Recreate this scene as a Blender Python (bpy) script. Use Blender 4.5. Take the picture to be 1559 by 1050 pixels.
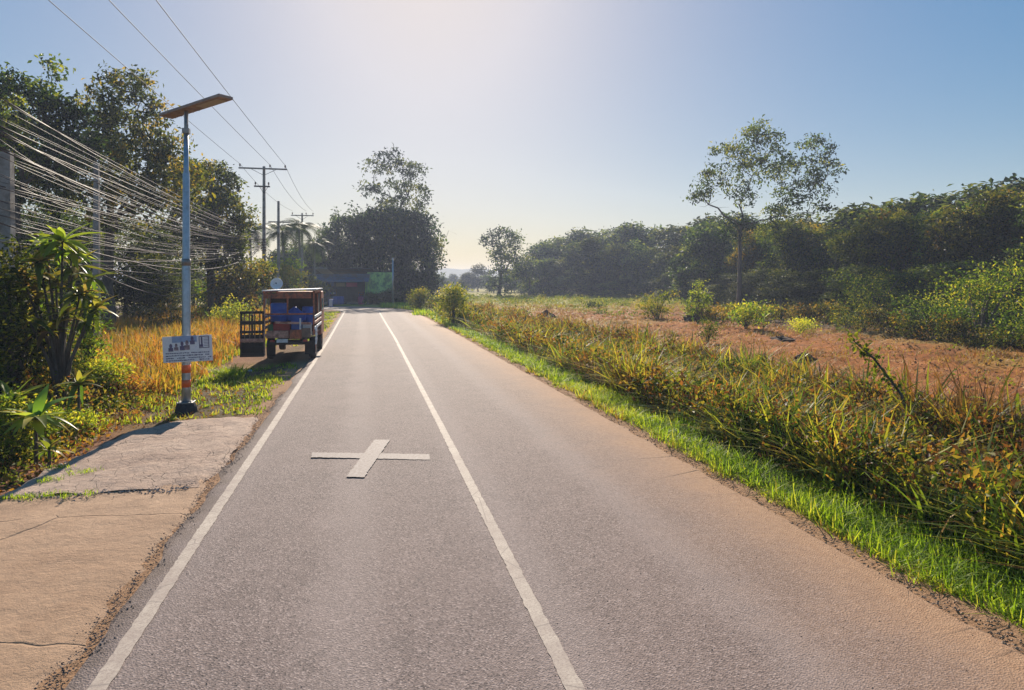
import bpy, math, random
import numpy as np
from math import sin, cos, pi, radians, atan, sqrt
for o in list(bpy.data.objects): bpy.data.objects.remove(o)
S = bpy.context.scene
COL = S.collection
rng = np.random.default_rng(7)
random.seed(7)
# ------------------------------------------------------------------ camera, world, sun, exposure
F = 1016.0; CX = 779.5; HY = 430.0; CH = 2.5
YAW = atan((779.5 - 560) / F)
cam = bpy.data.objects.new('camera', bpy.data.cameras.new('camera')); COL.objects.link(cam)
cam.location = (0, 0, CH); cam.rotation_euler = (radians(90), 0, -YAW)
cam.data.sensor_width = 36; cam.data.lens = F / 1559 * 36
cam.data.shift_y = -(525 - HY) / 1559
cam.data.clip_end = 6000; cam.data.clip_start = 0.05
S.camera = cam
SUN_EL = radians(29); SUN_AZ = radians(5)          # azimuth measured from +Y towards +X
W = bpy.data.worlds.new('World'); S.world = W; W.use_nodes = True
nt = W.node_tree; nt.nodes.clear()
sky = nt.nodes.new('ShaderNodeTexSky'); sky.sky_type = 'NISHITA'; sky.sun_disc = False
sky.sun_elevation = SUN_EL; sky.sun_rotation = SUN_AZ
sky.altitude = 0; sky.air_density = 1.0; sky.dust_density = 0.75; sky.ozone_density = 1.6
bg = nt.nodes.new('ShaderNodeBackground'); bg.inputs[1].default_value = 0.15
wo = nt.nodes.new('ShaderNodeOutputWorld')
gm = nt.nodes.new('ShaderNodeGamma'); gm.inputs[1].default_value = 0.4      # the camera's own compression of the bright sky round the sun
hs = nt.nodes.new('ShaderNodeHueSaturation'); hs.inputs['Saturation'].default_value = 2.8
nt.links.new(sky.outputs[0], gm.inputs[0]); nt.links.new(gm.outputs[0], hs.inputs['Color']); wb = nt.nodes.new('ShaderNodeMix'); wb.data_type = 'RGBA'; wb.blend_type = 'MULTIPLY'; wb.inputs[0].default_value = 1; wb.inputs[7].default_value = (1.0, .99, 1.02, 1)
nt.links.new(hs.outputs[0], wb.inputs[6]); nt.links.new(wb.outputs[2], bg.inputs[0]); nt.links.new(bg.outputs[0], wo.inputs[0])
sl = bpy.data.lights.new('sun', 'SUN'); sl.energy = 5.0; sl.angle = radians(0.5); sl.color = (1, 0.88, 0.72)
so = bpy.data.objects.new('sun', sl); COL.objects.link(so)
from mathutils import Vector, Matrix, Euler
sdir = Vector((sin(SUN_AZ) * cos(SUN_EL), cos(SUN_AZ) * cos(SUN_EL), sin(SUN_EL)))
so.rotation_euler = sdir.to_track_quat('Z', 'Y').to_euler(); so.location = (0, 0, 40)
S.view_settings.view_transform = 'Standard'; S.view_settings.look = 'None'
S.view_settings.exposure = 0.8; S.view_settings.gamma = 1; S.view_settings.use_curve_mapping = False
S.render.engine = 'CYCLES'
S.cycles.max_bounces = 6; S.cycles.diffuse_bounces = 3; S.cycles.glossy_bounces = 2
S.cycles.transmission_bounces = 4; S.cycles.volume_bounces = 0; S.cycles.transparent_max_bounces = 4
S.cycles.use_denoising = True
S.cycles.caustics_reflective = False; S.cycles.caustics_refractive = False

# ------------------------------------------------------------------ placing helpers
def PD(px, py, D):
    """point at photo pixel px,py (1559 wide) and distance D in front of the camera"""
    X = (px - CX) / F * D; z = CH - (py - HY) / F * D
    return np.array((X * cos(YAW) + D * sin(YAW), -X * sin(YAW) + D * cos(YAW), z))
def G(px, py, z=0.0):
    return PD(px, py, F * (CH - z) / (py - HY))

# ------------------------------------------------------------------ numpy noise
_nr = np.random.default_rng(3)
def make_noise(seed, n=14, fmin=0.6, fmax=2.4):
    r = np.random.default_rng(seed)
    a = r.uniform(0, 2 * pi, n); f = r.uniform(fmin, fmax, n); p = r.uniform(0, 2 * pi, n)
    def fn(x, y, scale=1.0):
        x = np.asarray(x, float) * scale; y = np.asarray(y, float) * scale
        v = 0
        for i in range(n):
            v = v + np.sin((x * cos(a[i]) + y * sin(a[i])) * f[i] * 2 + p[i] + 1.3 * np.sin(0.7 * (x * sin(a[i]) - y * cos(a[i])) * f[i] + 2 * p[i]))
        return v / sqrt(n) * 0.75
    return fn
N1 = make_noise(1); N2 = make_noise(2); N3 = make_noise(5); N4 = make_noise(9)
def sstep(a, b, x):
    t = np.clip((np.asarray(x, float) - a) / (b - a), 0, 1); return t * t * (3 - 2 * t)

# ------------------------------------------------------------------ road path
def road_path():
    pts = []
    for y in np.arange(-12, 58.01, 0.5):
        x = np.interp(y, [-12, 12, 30, 45, 58], [1.2, 1.2, 1.15, 1.0, 0.9]); pts.append((x, y))
    cxx, cyy, R = 0.9 - 18, 58.0, 18.0
    for k in range(1, 41):
        a = k / 40 * pi / 2; pts.append((cxx + R * cos(a), cyy + R * sin(a)))
    for k in range(1, 60): pts.append((cxx - k * 1.0, cyy + R + 0.02 * k))
    return np.array(pts)
RP = road_path()
_t = np.gradient(RP, axis=0); _t /= np.linalg.norm(_t, axis=1)[:, None]
RN = np.stack([_t[:, 1], -_t[:, 0]], 1)        # to the right of travel
LE, RE = -3.1, 3.2                             # asphalt edges about the centre line
def road_s(x, y):
    """signed offset from the centre line (right positive)"""
    x = np.asarray(x, float); y = np.asarray(y, float)
    sh = x.shape; x = x.ravel(); y = y.ravel(); out = np.empty_like(x)
    P = RP[::2]; Nn = RN[::2]
    for i in range(0, len(x), 4000):
        dx = x[i:i+4000, None] - P[None, :, 0]; dy = y[i:i+4000, None] - P[None, :, 1]
        d2 = dx * dx + dy * dy; j = d2.argmin(1); ii = np.arange(len(j))
        s = dx[ii, j] * Nn[j, 0] + dy[ii, j] * Nn[j, 1]
        out[i:i+4000] = np.where(np.abs(s) < 0.5 * np.sqrt(d2[ii, j]), np.sign(s + 1e-9) * np.sqrt(d2[ii, j]), s)
    return out.reshape(sh)
def H(x, y, s=None):
    x = np.asarray(x, float); y = np.asarray(y, float)
    if s is None: s = road_s(x, y)
    r = s - RE
    far = sstep(60, 72, y)
    depth = 0.5 * (1 - far)
    zr = -0.02 - 0.12 * sstep(0.2, 1.3, r) - (depth - 0.12) * sstep(1.2, 2.6, r) + (depth - 0.05) * sstep(4.2, 6.2, r)
    zr = zr + (0.05 * N1(x, y, 0.35) + 0.05 * N2(x, y, 1.1) + 0.03 * N3(x, y, 2.6)) * sstep(0.5, 2.5, r)
    zr = zr + (.07 * N3(x, y, 1.4) + .05 * N2(x, y, 2.9)) * sstep(5, 7, r) * (1 - sstep(50, 70, y))
    l = LE - s
    zl = -0.03 - 0.10 * sstep(0.3, 1.8, l) + (0.03 * N1(x, y, 0.5) + 0.02 * N2(x, y, 1.7)) * sstep(0.4, 1.5, l)
    ap = sstep(2.45, 2.75, l) * (1 - sstep(13, 15, y)); zl = zl - 0.12 * ap
    zl = zl - 0.15 * sstep(3, 8, l)
    z = np.where(s > 0, zr, zl)
    z = np.where((s > LE) & (s < RE), -0.035, z)
    z = z + sstep(130, 400, np.hypot(x, y)) * 0.4 * N4(x, y, 0.01)
    return z

# ------------------------------------------------------------------ mesh helpers
def mesh_np(name, V, Fq, mat, tint=None, smooth=False, cols=None):
    """V (n,3), Fq list of arrays (m,k)"""
    me = bpy.data.meshes.new(name)
    V = np.asarray(V, np.float32)
    if not isinstance(Fq, list): Fq = [Fq]
    Fq = [np.asarray(f, np.int32) for f in Fq if len(f)]
    me.vertices.add(len(V)); me.vertices.foreach_set('co', V.ravel())
    nl = sum(f.size for f in Fq); npoly = sum(len(f) for f in Fq)
    me.loops.add(nl); me.polygons.add(npoly)
    me.loops.foreach_set('vertex_index', np.concatenate([f.ravel() for f in Fq]))
    st = []; tot = []; c = 0
    for f in Fq:
        k = f.shape[1]; st.append(c + np.arange(len(f)) * k); tot.append(np.full(len(f), k)); c += f.size
    me.polygons.foreach_set('loop_start', np.concatenate(st).astype(np.int32))
    me.polygons.foreach_set('loop_total', np.concatenate(tot).astype(np.int32))
    if tint is not None:
        a = me.attributes.new('tint', 'FLOAT', 'POINT'); a.data.foreach_set('value', np.asarray(tint, np.float32))
    if cols is not None:
        a = me.color_attributes.new('mask', 'FLOAT_COLOR', 'POINT'); a.data.foreach_set('color', np.asarray(cols, np.float32).ravel())
    me.polygons.foreach_set('use_smooth', np.full(npoly, smooth))
    me.materials.append(mat); me.update(calc_edges=True)
    return me
def link(name, me, parent=None, loc=(0, 0, 0), rot=(0, 0, 0), scale=1.0):
    o = bpy.data.objects.new(name, me); COL.objects.link(o)
    o.location = [float(v) for v in loc]; o.rotation_euler = rot
    o.scale = (scale,) * 3 if not hasattr(scale, '__len__') else scale
    if parent: o.parent = parent
    return o
def tag(o, label=None, cat=None, group=None, kind=None):
    if label: o['label'] = label
    if cat: o['category'] = cat
    if group: o['group'] = group
    if kind: o['kind'] = kind
    return o
def thing(name, label, cat, loc=(0, 0, 0), rz=0.0, group=None):
    return tag(link(name, None, None, loc, (0, 0, rz)), label, cat, group)
class MB:
    def __init__(s): s.v = []; s.f = []
    def add(s, V, Fc):
        n = len(s.v); s.v += [tuple(float(c) for c in p) for p in V]; s.f += [tuple(i + n for i in f) for f in Fc]; return s
    def box(s, c, d, rz=0, rx=0, ry=0):
        M = Euler((rx, ry, rz)).to_matrix(); V = []
        for sx in (-.5, .5):
            for sy in (-.5, .5):
                for sz in (-.5, .5): V.append(M @ Vector((sx * d[0], sy * d[1], sz * d[2])) + Vector(c))
        return s.add(V, [(0, 1, 3, 2), (4, 6, 7, 5), (0, 4, 5, 1), (2, 3, 7, 6), (0, 2, 6, 4), (1, 5, 7, 3)])
    def tube(s, pts, rad, n=6, cap=True):
        pts = [Vector([float(c) for c in p]) for p in pts]
        if not hasattr(rad, '__len__'): rad = [rad] * len(pts)
        V = []; Fc = []; u = None
        for i, p in enumerate(pts):
            t = (pts[min(i + 1, len(pts) - 1)] - pts[max(i - 1, 0)]).normalized()
            if u is None: u = t.orthogonal().normalized()
            u = (u - t * u.dot(t)).normalized(); w = t.cross(u)
            for k in range(n):
                a = 2 * pi * k / n; V.append(p + (u * cos(a) + w * sin(a)) * rad[i])
        for i in range(len(pts) - 1):
            for k in range(n): Fc.append((i * n + k, i * n + (k + 1) % n, (i + 1) * n + (k + 1) % n, (i + 1) * n + k))
        if cap: Fc += [tuple(range(n))[::-1], tuple(range((len(pts) - 1) * n, len(pts) * n))]
        return s.add(V, Fc)
    def lathe(s, prof, c=(0, 0, 0), n=16, M=None):
        V = []; Fc = []
        for r, z in prof:
            for k in range(n):
                p = Vector((r * cos(2 * pi * k / n), r * sin(2 * pi * k / n), z))
                if M: p = M @ p
                V.append(p + Vector(c))
        for i in range(len(prof) - 1):
            for k in range(n): Fc.append((i * n + k, i * n + (k + 1) % n, (i + 1) * n + (k + 1) % n, (i + 1) * n + k))
        return s.add(V, Fc)
    def mesh(s, name, mat, smooth=False):
        me = bpy.data.meshes.new(name); me.from_pydata(s.v, [], s.f); me.materials.append(mat)
        if smooth: me.polygons.foreach_set('use_smooth', [True] * len(me.polygons))
        me.update(); return me
    def obj(s, name, mat, parent=None, smooth=False, bevel=0, **k):
        o = link(name, s.mesh(name, mat, smooth), parent, **k)
        if bevel:
            b = o.modifiers.new('bevel', 'BEVEL'); b.width = bevel; b.segments = 2; b.limit_method = 'ANGLE'
        return o

# ------------------------------------------------------------------ materials
def newmat(name):
    m = bpy.data.materials.new(name); m.use_nodes = True; n = m.node_tree.nodes; n.clear()
    out = n.new('ShaderNodeOutputMaterial'); b = n.new('ShaderNodeBsdfPrincipled')
    m.node_tree.links.new(b.outputs[0], out.inputs[0]); return m, m.node_tree, b, out
def nz(t, scale, detail=6, rough=.6, vec=None, dist=0):
    n = t.nodes.new('ShaderNodeTexNoise'); n.inputs['Scale'].default_value = scale
    n.inputs['Detail'].default_value = detail; n.inputs['Roughness'].default_value = rough; n.inputs['Distortion'].default_value = dist
    if vec is not None: t.links.new(vec, n.inputs['Vector'])
    return n.outputs['Fac']
def ramp(t, fac, stops, interp='LINEAR'):
    r = t.nodes.new('ShaderNodeValToRGB'); r.color_ramp.interpolation = interp
    el = r.color_ramp.elements
    while len(el) < len(stops): el.new(0.5)
    for e, (p, c) in zip(el, stops):
        e.position = p; e.color = (c, c, c, 1) if not hasattr(c, '__len__') else (*c, 1)
    t.links.new(fac, r.inputs[0]); return r.outputs[0]
def mix(t, fac, a, b, mode='MIX'):
    n = t.nodes.new('ShaderNodeMix'); n.data_type = 'RGBA'; n.blend_type = mode
    for sock, v in ((n.inputs[0], fac), (n.inputs[6], a), (n.inputs[7], b)):
        if hasattr(v, 'is_output'): t.links.new(v, sock)
        elif hasattr(v, '__len__'): sock.default_value = (*v, 1)
        else: sock.default_value = v
    return n.outputs[2]
def mth(t, op, a, b=0.0, clamp=False):
    n = t.nodes.new('ShaderNodeMath'); n.operation = op; n.use_clamp = clamp
    for sock, v in ((n.inputs[0], a), (n.inputs[1], b)):
        if hasattr(v, 'is_output'): t.links.new(v, sock)
        else: sock.default_value = v
    return n.outputs[0]
def bump(t, b, h, strength=.5, dist=.02):
    n = t.nodes.new('ShaderNodeBump'); n.inputs['Strength'].default_value = strength; n.inputs['Distance'].default_value = dist
    t.links.new(h, n.inputs['Height']); t.links.new(n.outputs[0], b.inputs['Normal'])
def geo(t):
    return t.nodes.new('ShaderNodeNewGeometry').outputs['Position']
def objc(t):
    return t.nodes.new('ShaderNodeTexCoord').outputs['Object']
def attr(t, name, out='Fac'):
    n = t.nodes.new('ShaderNodeAttribute'); n.attribute_name = name; return n.outputs[out]

def leafmat(name, cols, transl=.4, rough=.55, tcol=None, spec=.2):
    m, t, b, out = newmat(name)
    c = ramp(t, attr(t, 'tint'), [(i / (len(cols) - 1), cc) for i, cc in enumerate(cols)])
    oi = t.nodes.new('ShaderNodeObjectInfo')
    h = t.nodes.new('ShaderNodeHueSaturation')
    t.links.new(mth(t, 'ADD', mth(t, 'MULTIPLY', oi.outputs['Random'], .05), .475), h.inputs['Hue'])
    t.links.new(mth(t, 'ADD', mth(t, 'MULTIPLY', oi.outputs['Random'], .9), .6), h.inputs['Value'])
    t.links.new(c, h.inputs['Color']); c = h.outputs[0]
    t.links.new(c, b.inputs['Base Color']); b.inputs['Roughness'].default_value = rough
    b.inputs['Specular IOR Level'].default_value = spec
    tr = t.nodes.new('ShaderNodeBsdfTranslucent')
    t.links.new(mix(t, 1.0, c, tcol or (1.5, 1.45, .7), 'MULTIPLY'), tr.inputs[0])
    mx = t.nodes.new('ShaderNodeMixShader'); mx.inputs[0].default_value = transl
    t.links.new(b.outputs[0], mx.inputs[1]); t.links.new(tr.outputs[0], mx.inputs[2]); t.links.new(mx.outputs[0], out.inputs[0])
    return m
def solid(name, col, rough=.6, metal=0, var=.25, scale=6, bumpd=0.0, dirt=None, dscale=2.5, dmin=.5, spec=.5):
    m, t, b, out = newmat(name); v = objc(t)
    lo = tuple(c * (1 - var) for c in col); hi = tuple(min(1, c * (1 + var)) for c in col)
    c = ramp(t, nz(t, scale, 8, .65, v), [(.3, lo), (.7, hi)])
    if dirt is not None:
        c = mix(t, ramp(t, nz(t, dscale, 8, .7, v, .4), [(dmin - .06, 0.0), (dmin + .1, 1.0)]), c, dirt)
    t.links.new(c, b.inputs['Base Color']); b.inputs['Roughness'].default_value = rough; b.inputs['Metallic'].default_value = metal
    b.inputs['Specular IOR Level'].default_value = spec
    if bumpd: bump(t, b, nz(t, scale * 3, 6, .7, v), .6, bumpd)
    return m
M = {}
G1, G2, G3 = (.045, .085, .012), (.085, .13, .02), (.19, .2, .035)
M['verge'] = leafmat('verge_grass', [(.045, .085, .012), (.16, .23, .018), (.29, .33, .03), (.38, .33, .06), (.24, .13, .05)], .55)
M['weed'] = leafmat('weed_blades', [(.02, .038, .01), (.06, .095, .016), (.16, .19, .022), (.32, .25, .045), (.28, .12, .035), (.08, .038, .022)], .5)
M['dry'] = leafmat('dry_grass', [(.2, .23, .03), (.4, .32, .05), (.52, .32, .06), (.46, .2, .045), (.26, .1, .035)], .5)
M['straw'] = leafmat('straw', [(.13, .16, .025), (.24, .2, .045), (.3, .17, .05), (.24, .1, .03), (.13, .05, .02)], .35)
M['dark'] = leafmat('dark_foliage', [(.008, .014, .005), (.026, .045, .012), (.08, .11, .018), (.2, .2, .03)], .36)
M['mid'] = leafmat('mid_foliage', [(.008, .018, .006), (.035, .065, .013), (.12, .17, .022), (.28, .27, .035)], .46)
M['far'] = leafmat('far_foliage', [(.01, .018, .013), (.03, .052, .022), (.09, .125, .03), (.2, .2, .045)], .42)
M['olive'] = leafmat('olive_foliage', [(.012, .02, .006), (.055, .075, .014), (.16, .16, .022), (.34, .22, .035)], .48)
M['bright'] = leafmat('bright_foliage', [(.045, .085, .01), (.12, .175, .018), (.25, .28, .03), (.4, .34, .05)], .55)
M['broad'] = leafmat('broad_leaves', [(.035, .07, .012), (.1, .15, .018), (.2, .2, .03), (.36, .24, .1)], .42, .4)
def barkmat(name, a, b_):
    m, t, b, o = newmat(name); v = objc(t)
    mp = t.nodes.new('ShaderNodeMapping'); mp.inputs['Scale'].default_value = (1, 1, .25); t.links.new(v, mp.inputs[0])
    n = nz(t, 9, 8, .7, mp.outputs[0]); t.links.new(ramp(t, n, [(.3, a), (.7, b_)]), b.inputs['Base Color']); b.inputs['Roughness'].default_value = .9
    bump(t, b, n, .8, .03); return m
M['bark'] = barkmat('bark', (.05, .04, .032), (.16, .13, .11))
M['palebark'] = barkmat('pale_bark', (.14, .12, .1), (.34, .3, .26))

# ground sheet
def ground_material():
    m, t, b, o = newmat('ground_soil'); p = geo(t)
    sep = t.nodes.new('ShaderNodeSeparateColor'); t.links.new(attr(t, 'mask', 'Color'), sep.inputs[0])
    n1 = nz(t, .7, 8, .7, p); n2 = nz(t, 5, 8, .7, p); n3 = nz(t, 22, 6, .7, p)
    base = ramp(t, n2, [(.3, (.06, .04, .025)), (.7, (.13, .085, .05))])
    sandc = ramp(t, n3, [(.3, (.26, .14, .075)), (.7, (.42, .26, .155))]); dirt = ramp(t, n2, [(.28, (.17, .05, .01)), (.5, (.36, .12, .024)), (.72, (.47, .185, .045))])
    dirt = mix(t, ramp(t, n1, [(.45, 0.0), (.6, .75)]), dirt, (.47, .2, .065))
    dirt = mix(t, ramp(t, n3, [(.48, 0.0), (.66, .65)]), dirt, (.16, .07, .025)); mp_ = t.nodes.new('ShaderNodeMapping'); mp_.inputs['Scale'].default_value = (.16, .9, 1); mp_.inputs['Rotation'].default_value = (0, 0, .25); t.links.new(p, mp_.inputs[0]); ns_ = nz(t, 1.6, 8, .7, mp_.outputs[0], 1.0); dirt = mix(t, ramp(t, ns_, [(.52, 0.0), (.64, .7)]), dirt, (.17, .055, .02)); dirt = mix(t, ramp(t, ns_, [(.3, .7), (.42, 0.0)]), dirt, (.5, .27, .12))
    grass = ramp(t, n2, [(.3, (.14, .13, .02)), (.5, (.27, .24, .035)), (.7, (.4, .29, .06))])
    litter = ramp(t, n3, [(.3, (.11, .045, .025)), (.5, (.24, .1, .05)), (.68, (.38, .2, .11))])
    c = mix(t, sep.outputs[0], base, dirt); c = mix(t, sep.outputs[1], c, grass); c = mix(t, sep.outputs[2], c, litter); c = mix(t, attr(t, 'sand'), c, sandc)
    t.links.new(c, b.inputs['Base Color']); b.inputs['Roughness'].default_value = .95; b.inputs['Specular IOR Level'].default_value = .15
    bump(t, b, mth(t, 'ADD', n2, mth(t, 'MULTIPLY', n3, .5)), .9, .08); return m
M['ground'] = ground_material()
def axis(a, b, fa, fb, fine, grow=1.12):
    v = list(np.arange(fa, fb + 1e-6, fine)); st = fine; x = fb
    while x < b: st *= grow; x += st; v.append(x)
    st = fine; x = fa; w = []
    while x > a: st *= grow; x -= st; w.append(x)
    return np.array(w[::-1] + v)
ax = axis(-1500, 1700, -14, 32, .28); ay = axis(-60, 2500, 0, 62, .32)
XX, YY = np.meshgrid(ax, ay); SS = road_s(XX, YY); ZZ = H(XX, YY, SS)
rr = SS - RE; Dist = np.hypot(XX, YY)
right = (SS > 0)
nA = N1(XX, YY, .18); nB = N2(XX, YY, .5)
dirtm = np.where(right, sstep(2.5, 5.0, rr + .5 * nB) * (1 - .75 * sstep(55, 85, YY + 5 * nA)) * (1 - sstep(21, 26, XX + 1.5 * nB) * (1 - sstep(40, 60, YY))), 0)
grassm = np.where(right, np.clip(sstep(.5, 2, rr) * (1 - sstep(2.5, 5, rr)) + .8 * sstep(52, 80, YY + 6 * nA) + .35 * sstep(.1, .9, nA + .4 * nB), 0, 1), np.clip(sstep(.2, .8, nB) * .7 + .1, 0, 1))
lit = np.where(right, 0, sstep(0, 3, LE - SS) * sstep(-.3, .5, nA) * (1 - sstep(25, 45, Dist)))
shl = ((SS > RE - .3) & (rr < .6)) | ((SS < LE + .3) & (LE - SS < .5))
dirtm = np.where(shl, 0, dirtm); grassm = np.where(shl, 0, grassm)
colr = np.stack([dirtm, grassm, lit, np.ones_like(lit)], -1).reshape(-1, 4)
ny, nx = XX.shape; idx = np.arange(ny * nx).reshape(ny, nx)
Fq = np.stack([idx[:-1, :-1], idx[:-1, 1:], idx[1:, 1:], idx[1:, :-1]], -1).reshape(-1, 4)
gme = (mesh_np('ground', np.stack([XX, YY, ZZ], -1).reshape(-1, 3), Fq, M['ground'], smooth=True, cols=colr)); gsa = gme.attributes.new('sand', 'FLOAT', 'POINT'); gsa.data.foreach_set('value', shl.astype(np.float32).ravel()); tag(link('ground', gme), 'uneven orange earth and grass on both sides of the road', kind='structure')

# road
def road_material():
    m, t, b, o = newmat('asphalt'); p = geo(t)
    s = attr(t, 'tint')                                  # offset across the road in metres
    n0 = nz(t, .25, 6, .6, p); n1 = nz(t, 1.3, 8, .7, p); n2 = nz(t, 60, 3, .8, p)
    vo = t.nodes.new('ShaderNodeTexVoronoi'); vo.inputs['Scale'].default_value = 75; t.links.new(p, vo.inputs['Vector'])
    sepv = t.nodes.new('ShaderNodeSeparateColor'); t.links.new(vo.outputs['Color'], sepv.inputs[0])
    c = ramp(t, n1, [(.3, (.155, .119, .111)), (.7, (.215, .166, .154))])
    c = mix(t, ramp(t, sepv.outputs[0], [(.0, .0), (.75, .0), (.82, .55), (1, .85)]), c, (.36, .29, .27))
    c = mix(t, ramp(t, sepv.outputs[1], [(.78, .0), (.84, .8)]), c, (.05, .042, .044))
    c = mix(t, ramp(t, n0, [(.35, 0.0), (.7, .4)]), c, (.24, .18, .16))
    # polished wheel tracks and pale dust between them
    w = mth(t, 'ADD', s, mth(t, 'MULTIPLY', n1, .5))
    tr = mth(t, 'SINE', mth(t, 'MULTIPLY', w, 4.2)); c = mix(t, mth(t, 'MULTIPLY', mth(t, 'MAXIMUM', tr, 0.0), .3), c, (.33, .27, .25))
    c = mix(t, ramp(t, nz(t, .9, 6, .7, p, 1.5), [(.58, 0.0), (.72, .35)]), c, (.1, .082, .08)); c = mix(t, ramp(t, nz(t, 3.5, 8, .8, p, .5), [(.28, .45), (.42, 0.0)]), c, (.3, .235, .215))
    vc = t.nodes.new('ShaderNodeTexVoronoi'); vc.feature = 'DISTANCE_TO_EDGE'; vc.inputs['Scale'].default_value = .5; vm = t.nodes.new('ShaderNodeVectorMath'); vm.operation = 'MULTIPLY_ADD'; t.links.new(p, vm.inputs[0]); vm.inputs[1].default_value = (1, 1, 1); nv = t.nodes.new('ShaderNodeTexNoise'); nv.inputs['Scale'].default_value = 3; nv.inputs['Detail'].default_value = 6; t.links.new(p, nv.inputs['Vector']); t.links.new(nv.outputs['Color'], vm.inputs[2]); t.links.new(vm.outputs[0], vc.inputs['Vector'])
    c = mix(t, mth(t, 'MULTIPLY', ramp(t, vc.outputs['Distance'], [(0, .7), (.004, 0.0)]), ramp(t, nz(t, .4, 3, .5, p), [(.5, 0.0), (.58, 1.0)])), c, (.06, .05, .05))
    # sand drifted on to the right hand side
    sn = mth(t, 'ADD', s, mth(t, 'MULTIPLY', mth(t, 'SUBTRACT', n1, .5), 1.0))
    sand = ramp(t, nz(t, 14, 8, .75, p), [(.3, (.28, .16, .095)), (.7, (.42, .265, .165))])
    f = ramp(t, mth(t, 'DIVIDE', sn, 4.0), [(.0, 0.0), (.38, .1), (.58, .45), (.74, .95)])
    c = mix(t, f, c, sand)
    sl_ = ramp(t, mth(t, 'MULTIPLY', sn, -.25), [(.0, 0.0), (.69, .05), (.76, .6)]); c = mix(t, sl_, c, (.15, .11, .085))
    t.links.new(c, b.inputs['Base Color']); b.inputs['Roughness'].default_value = .8; b.inputs['Specular IOR Level'].default_value = .12
    bump(t, b, mth(t, 'ADD', vo.outputs['Distance'], mth(t, 'MULTIPLY', n2, .5)), .8, .006); return m
offs = np.array([LE, LE + .08, -2.6, -2, -1.2, -.4, .4, 1.2, 2, 2.6, RE - .12, RE])
def strip(path, nrm, offs, z, step=1, jitter=True):
    V = []; T = []
    for i in range(0, len(path), step):
        for k, s in enumerate(offs):
            ss = s
            if jitter and k == 0: ss += .1 * float(N3(path[i, 0], path[i, 1], 2.5))
            if jitter and k == len(offs) - 1: ss += .1 * float(N2(path[i, 0], path[i, 1], 2))
            crown = .03 * (1 - (s / 3.2) ** 2)
            zz = z + crown
            if jitter and k in (0, len(offs) - 1): zz = -.05
            V.append((path[i, 0] + nrm[i, 0] * ss, path[i, 1] + nrm[i, 1] * ss, zz)); T.append(s)
    n = len(range(0, len(path), step)); m = len(offs); ii = np.arange(n * m).reshape(n, m)
    return np.array(V), np.stack([ii[:-1, :-1], ii[:-1, 1:], ii[1:, 1:], ii[1:, :-1]], -1).reshape(-1, 4), np.array(T)
V, Fq, T = strip(RP, RN, offs, 0.0)
road = tag(link('road', mesh_np('road', V, Fq, road_material(), tint=T, smooth=True)), 'worn grey asphalt country road bending left at its far end', kind='structure')
def paint_material():
    m, t, b, o = newmat('road_paint'); p = geo(t)
    c = ramp(t, nz(t, 9, 8, .7, p), [(.3, (.37, .31, .26)), (.7, (.5, .43, .36))])
    c = mix(t, ramp(t, nz(t, 55, 4, .8, p), [(.46, 0.0), (.62, .85)]), c, (.24, .19, .17)); c = mix(t, ramp(t, nz(t, 2.2, 8, .75, p), [(.42, 0.0), (.62, .6)]), c, (.27, .21, .185))
    w = t.nodes.new('ShaderNodeTexVoronoi'); w.feature = 'DISTANCE_TO_EDGE'; w.inputs['Scale'].default_value = 1.3; t.links.new(p, w.inputs['Vector'])
    c = mix(t, ramp(t, w.outputs['Distance'], [(.0, .7), (.012, 0.0)]), c, (.17, .14, .13))
    t.links.new(c, b.inputs['Base Color']); b.inputs['Roughness'].default_value = .75; b.inputs['Specular IOR Level'].default_value = .15; return m
M['paint'] = paint_material()
def line(name, s0, w, i1, z=.004, label=None):
    q = np.concatenate([np.arange(0, 66, .1), np.arange(66, i1, 1.0)]); pa = np.stack([np.interp(q, np.arange(len(RP)), RP[:, k]) for k in (0, 1)], 1); nn = np.stack([np.interp(q, np.arange(len(RP)), RN[:, k]) for k in (0, 1)], 1)
    V = []; jt = np.random.default_rng(int(w * 1e4)).normal(0, .0035, (len(pa), 2))
    for i in range(len(pa)):
        for s in (s0 - w / 2 + jt[i, 0], s0 + w / 2 + jt[i, 1]):
            V.append((pa[i, 0] + nn[i, 0] * s, pa[i, 1] + nn[i, 1] * s, .03 * (1 - (s / 3.2) ** 2) + z + .001))
    n = len(pa); ii = np.arange(n * 2).reshape(n, 2)
    o = link(name, mesh_np(name, V, np.stack([ii[:-1, 0], ii[:-1, 1], ii[1:, 1], ii[1:, 0]], -1), M['paint']), road)
    if label: o['label'] = label
line('edge_line', -2.82, .115, 190, label='white painted line along the left edge of the road')
line('centre_line', 0.03, .112, 190, label='white painted line down the middle of the road')
def flat_poly(name, pts, z, mat, parent):
    r = np.random.default_rng(len(pts) + int(pts[0][0])); P4 = [np.array(G(*p)[:2]) for p in pts]; V = []
    for i in range(4):
        a, b = P4[i], P4[(i + 1) % 4]; m = max(6, int(np.linalg.norm(b - a) / .025)); nn = np.array((b - a)[::-1]) * (1, -1) / np.linalg.norm(b - a)
        for j in range(m):
            q = a + (b - a) * j / m + nn * r.normal(0, .0055); V.append((q[0], q[1], z))
    return MB().add(V, [tuple(range(len(V)))]).obj(name, mat, parent)
mpz = solid('faded_paint', (.29, .25, .235), .7, 0, .2, 30, dirt=(.2, .16, .15), dscale=26, dmin=.47, spec=.1)
cm = flat_poly('cross_marking', [(475, 692), (654, 695), (655, 703.5), (474, 699.5)][::-1], .036, mpz, road); cm['label'] = 'faded white bar painted across the left lane'
cm = flat_poly('cross_marking', [(570, 673), (594, 673), (554, 731), (527, 730)][::-1], .04, mpz, road); cm['label'] = 'faded white slanting bar crossing the level bar in the left lane'

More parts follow.
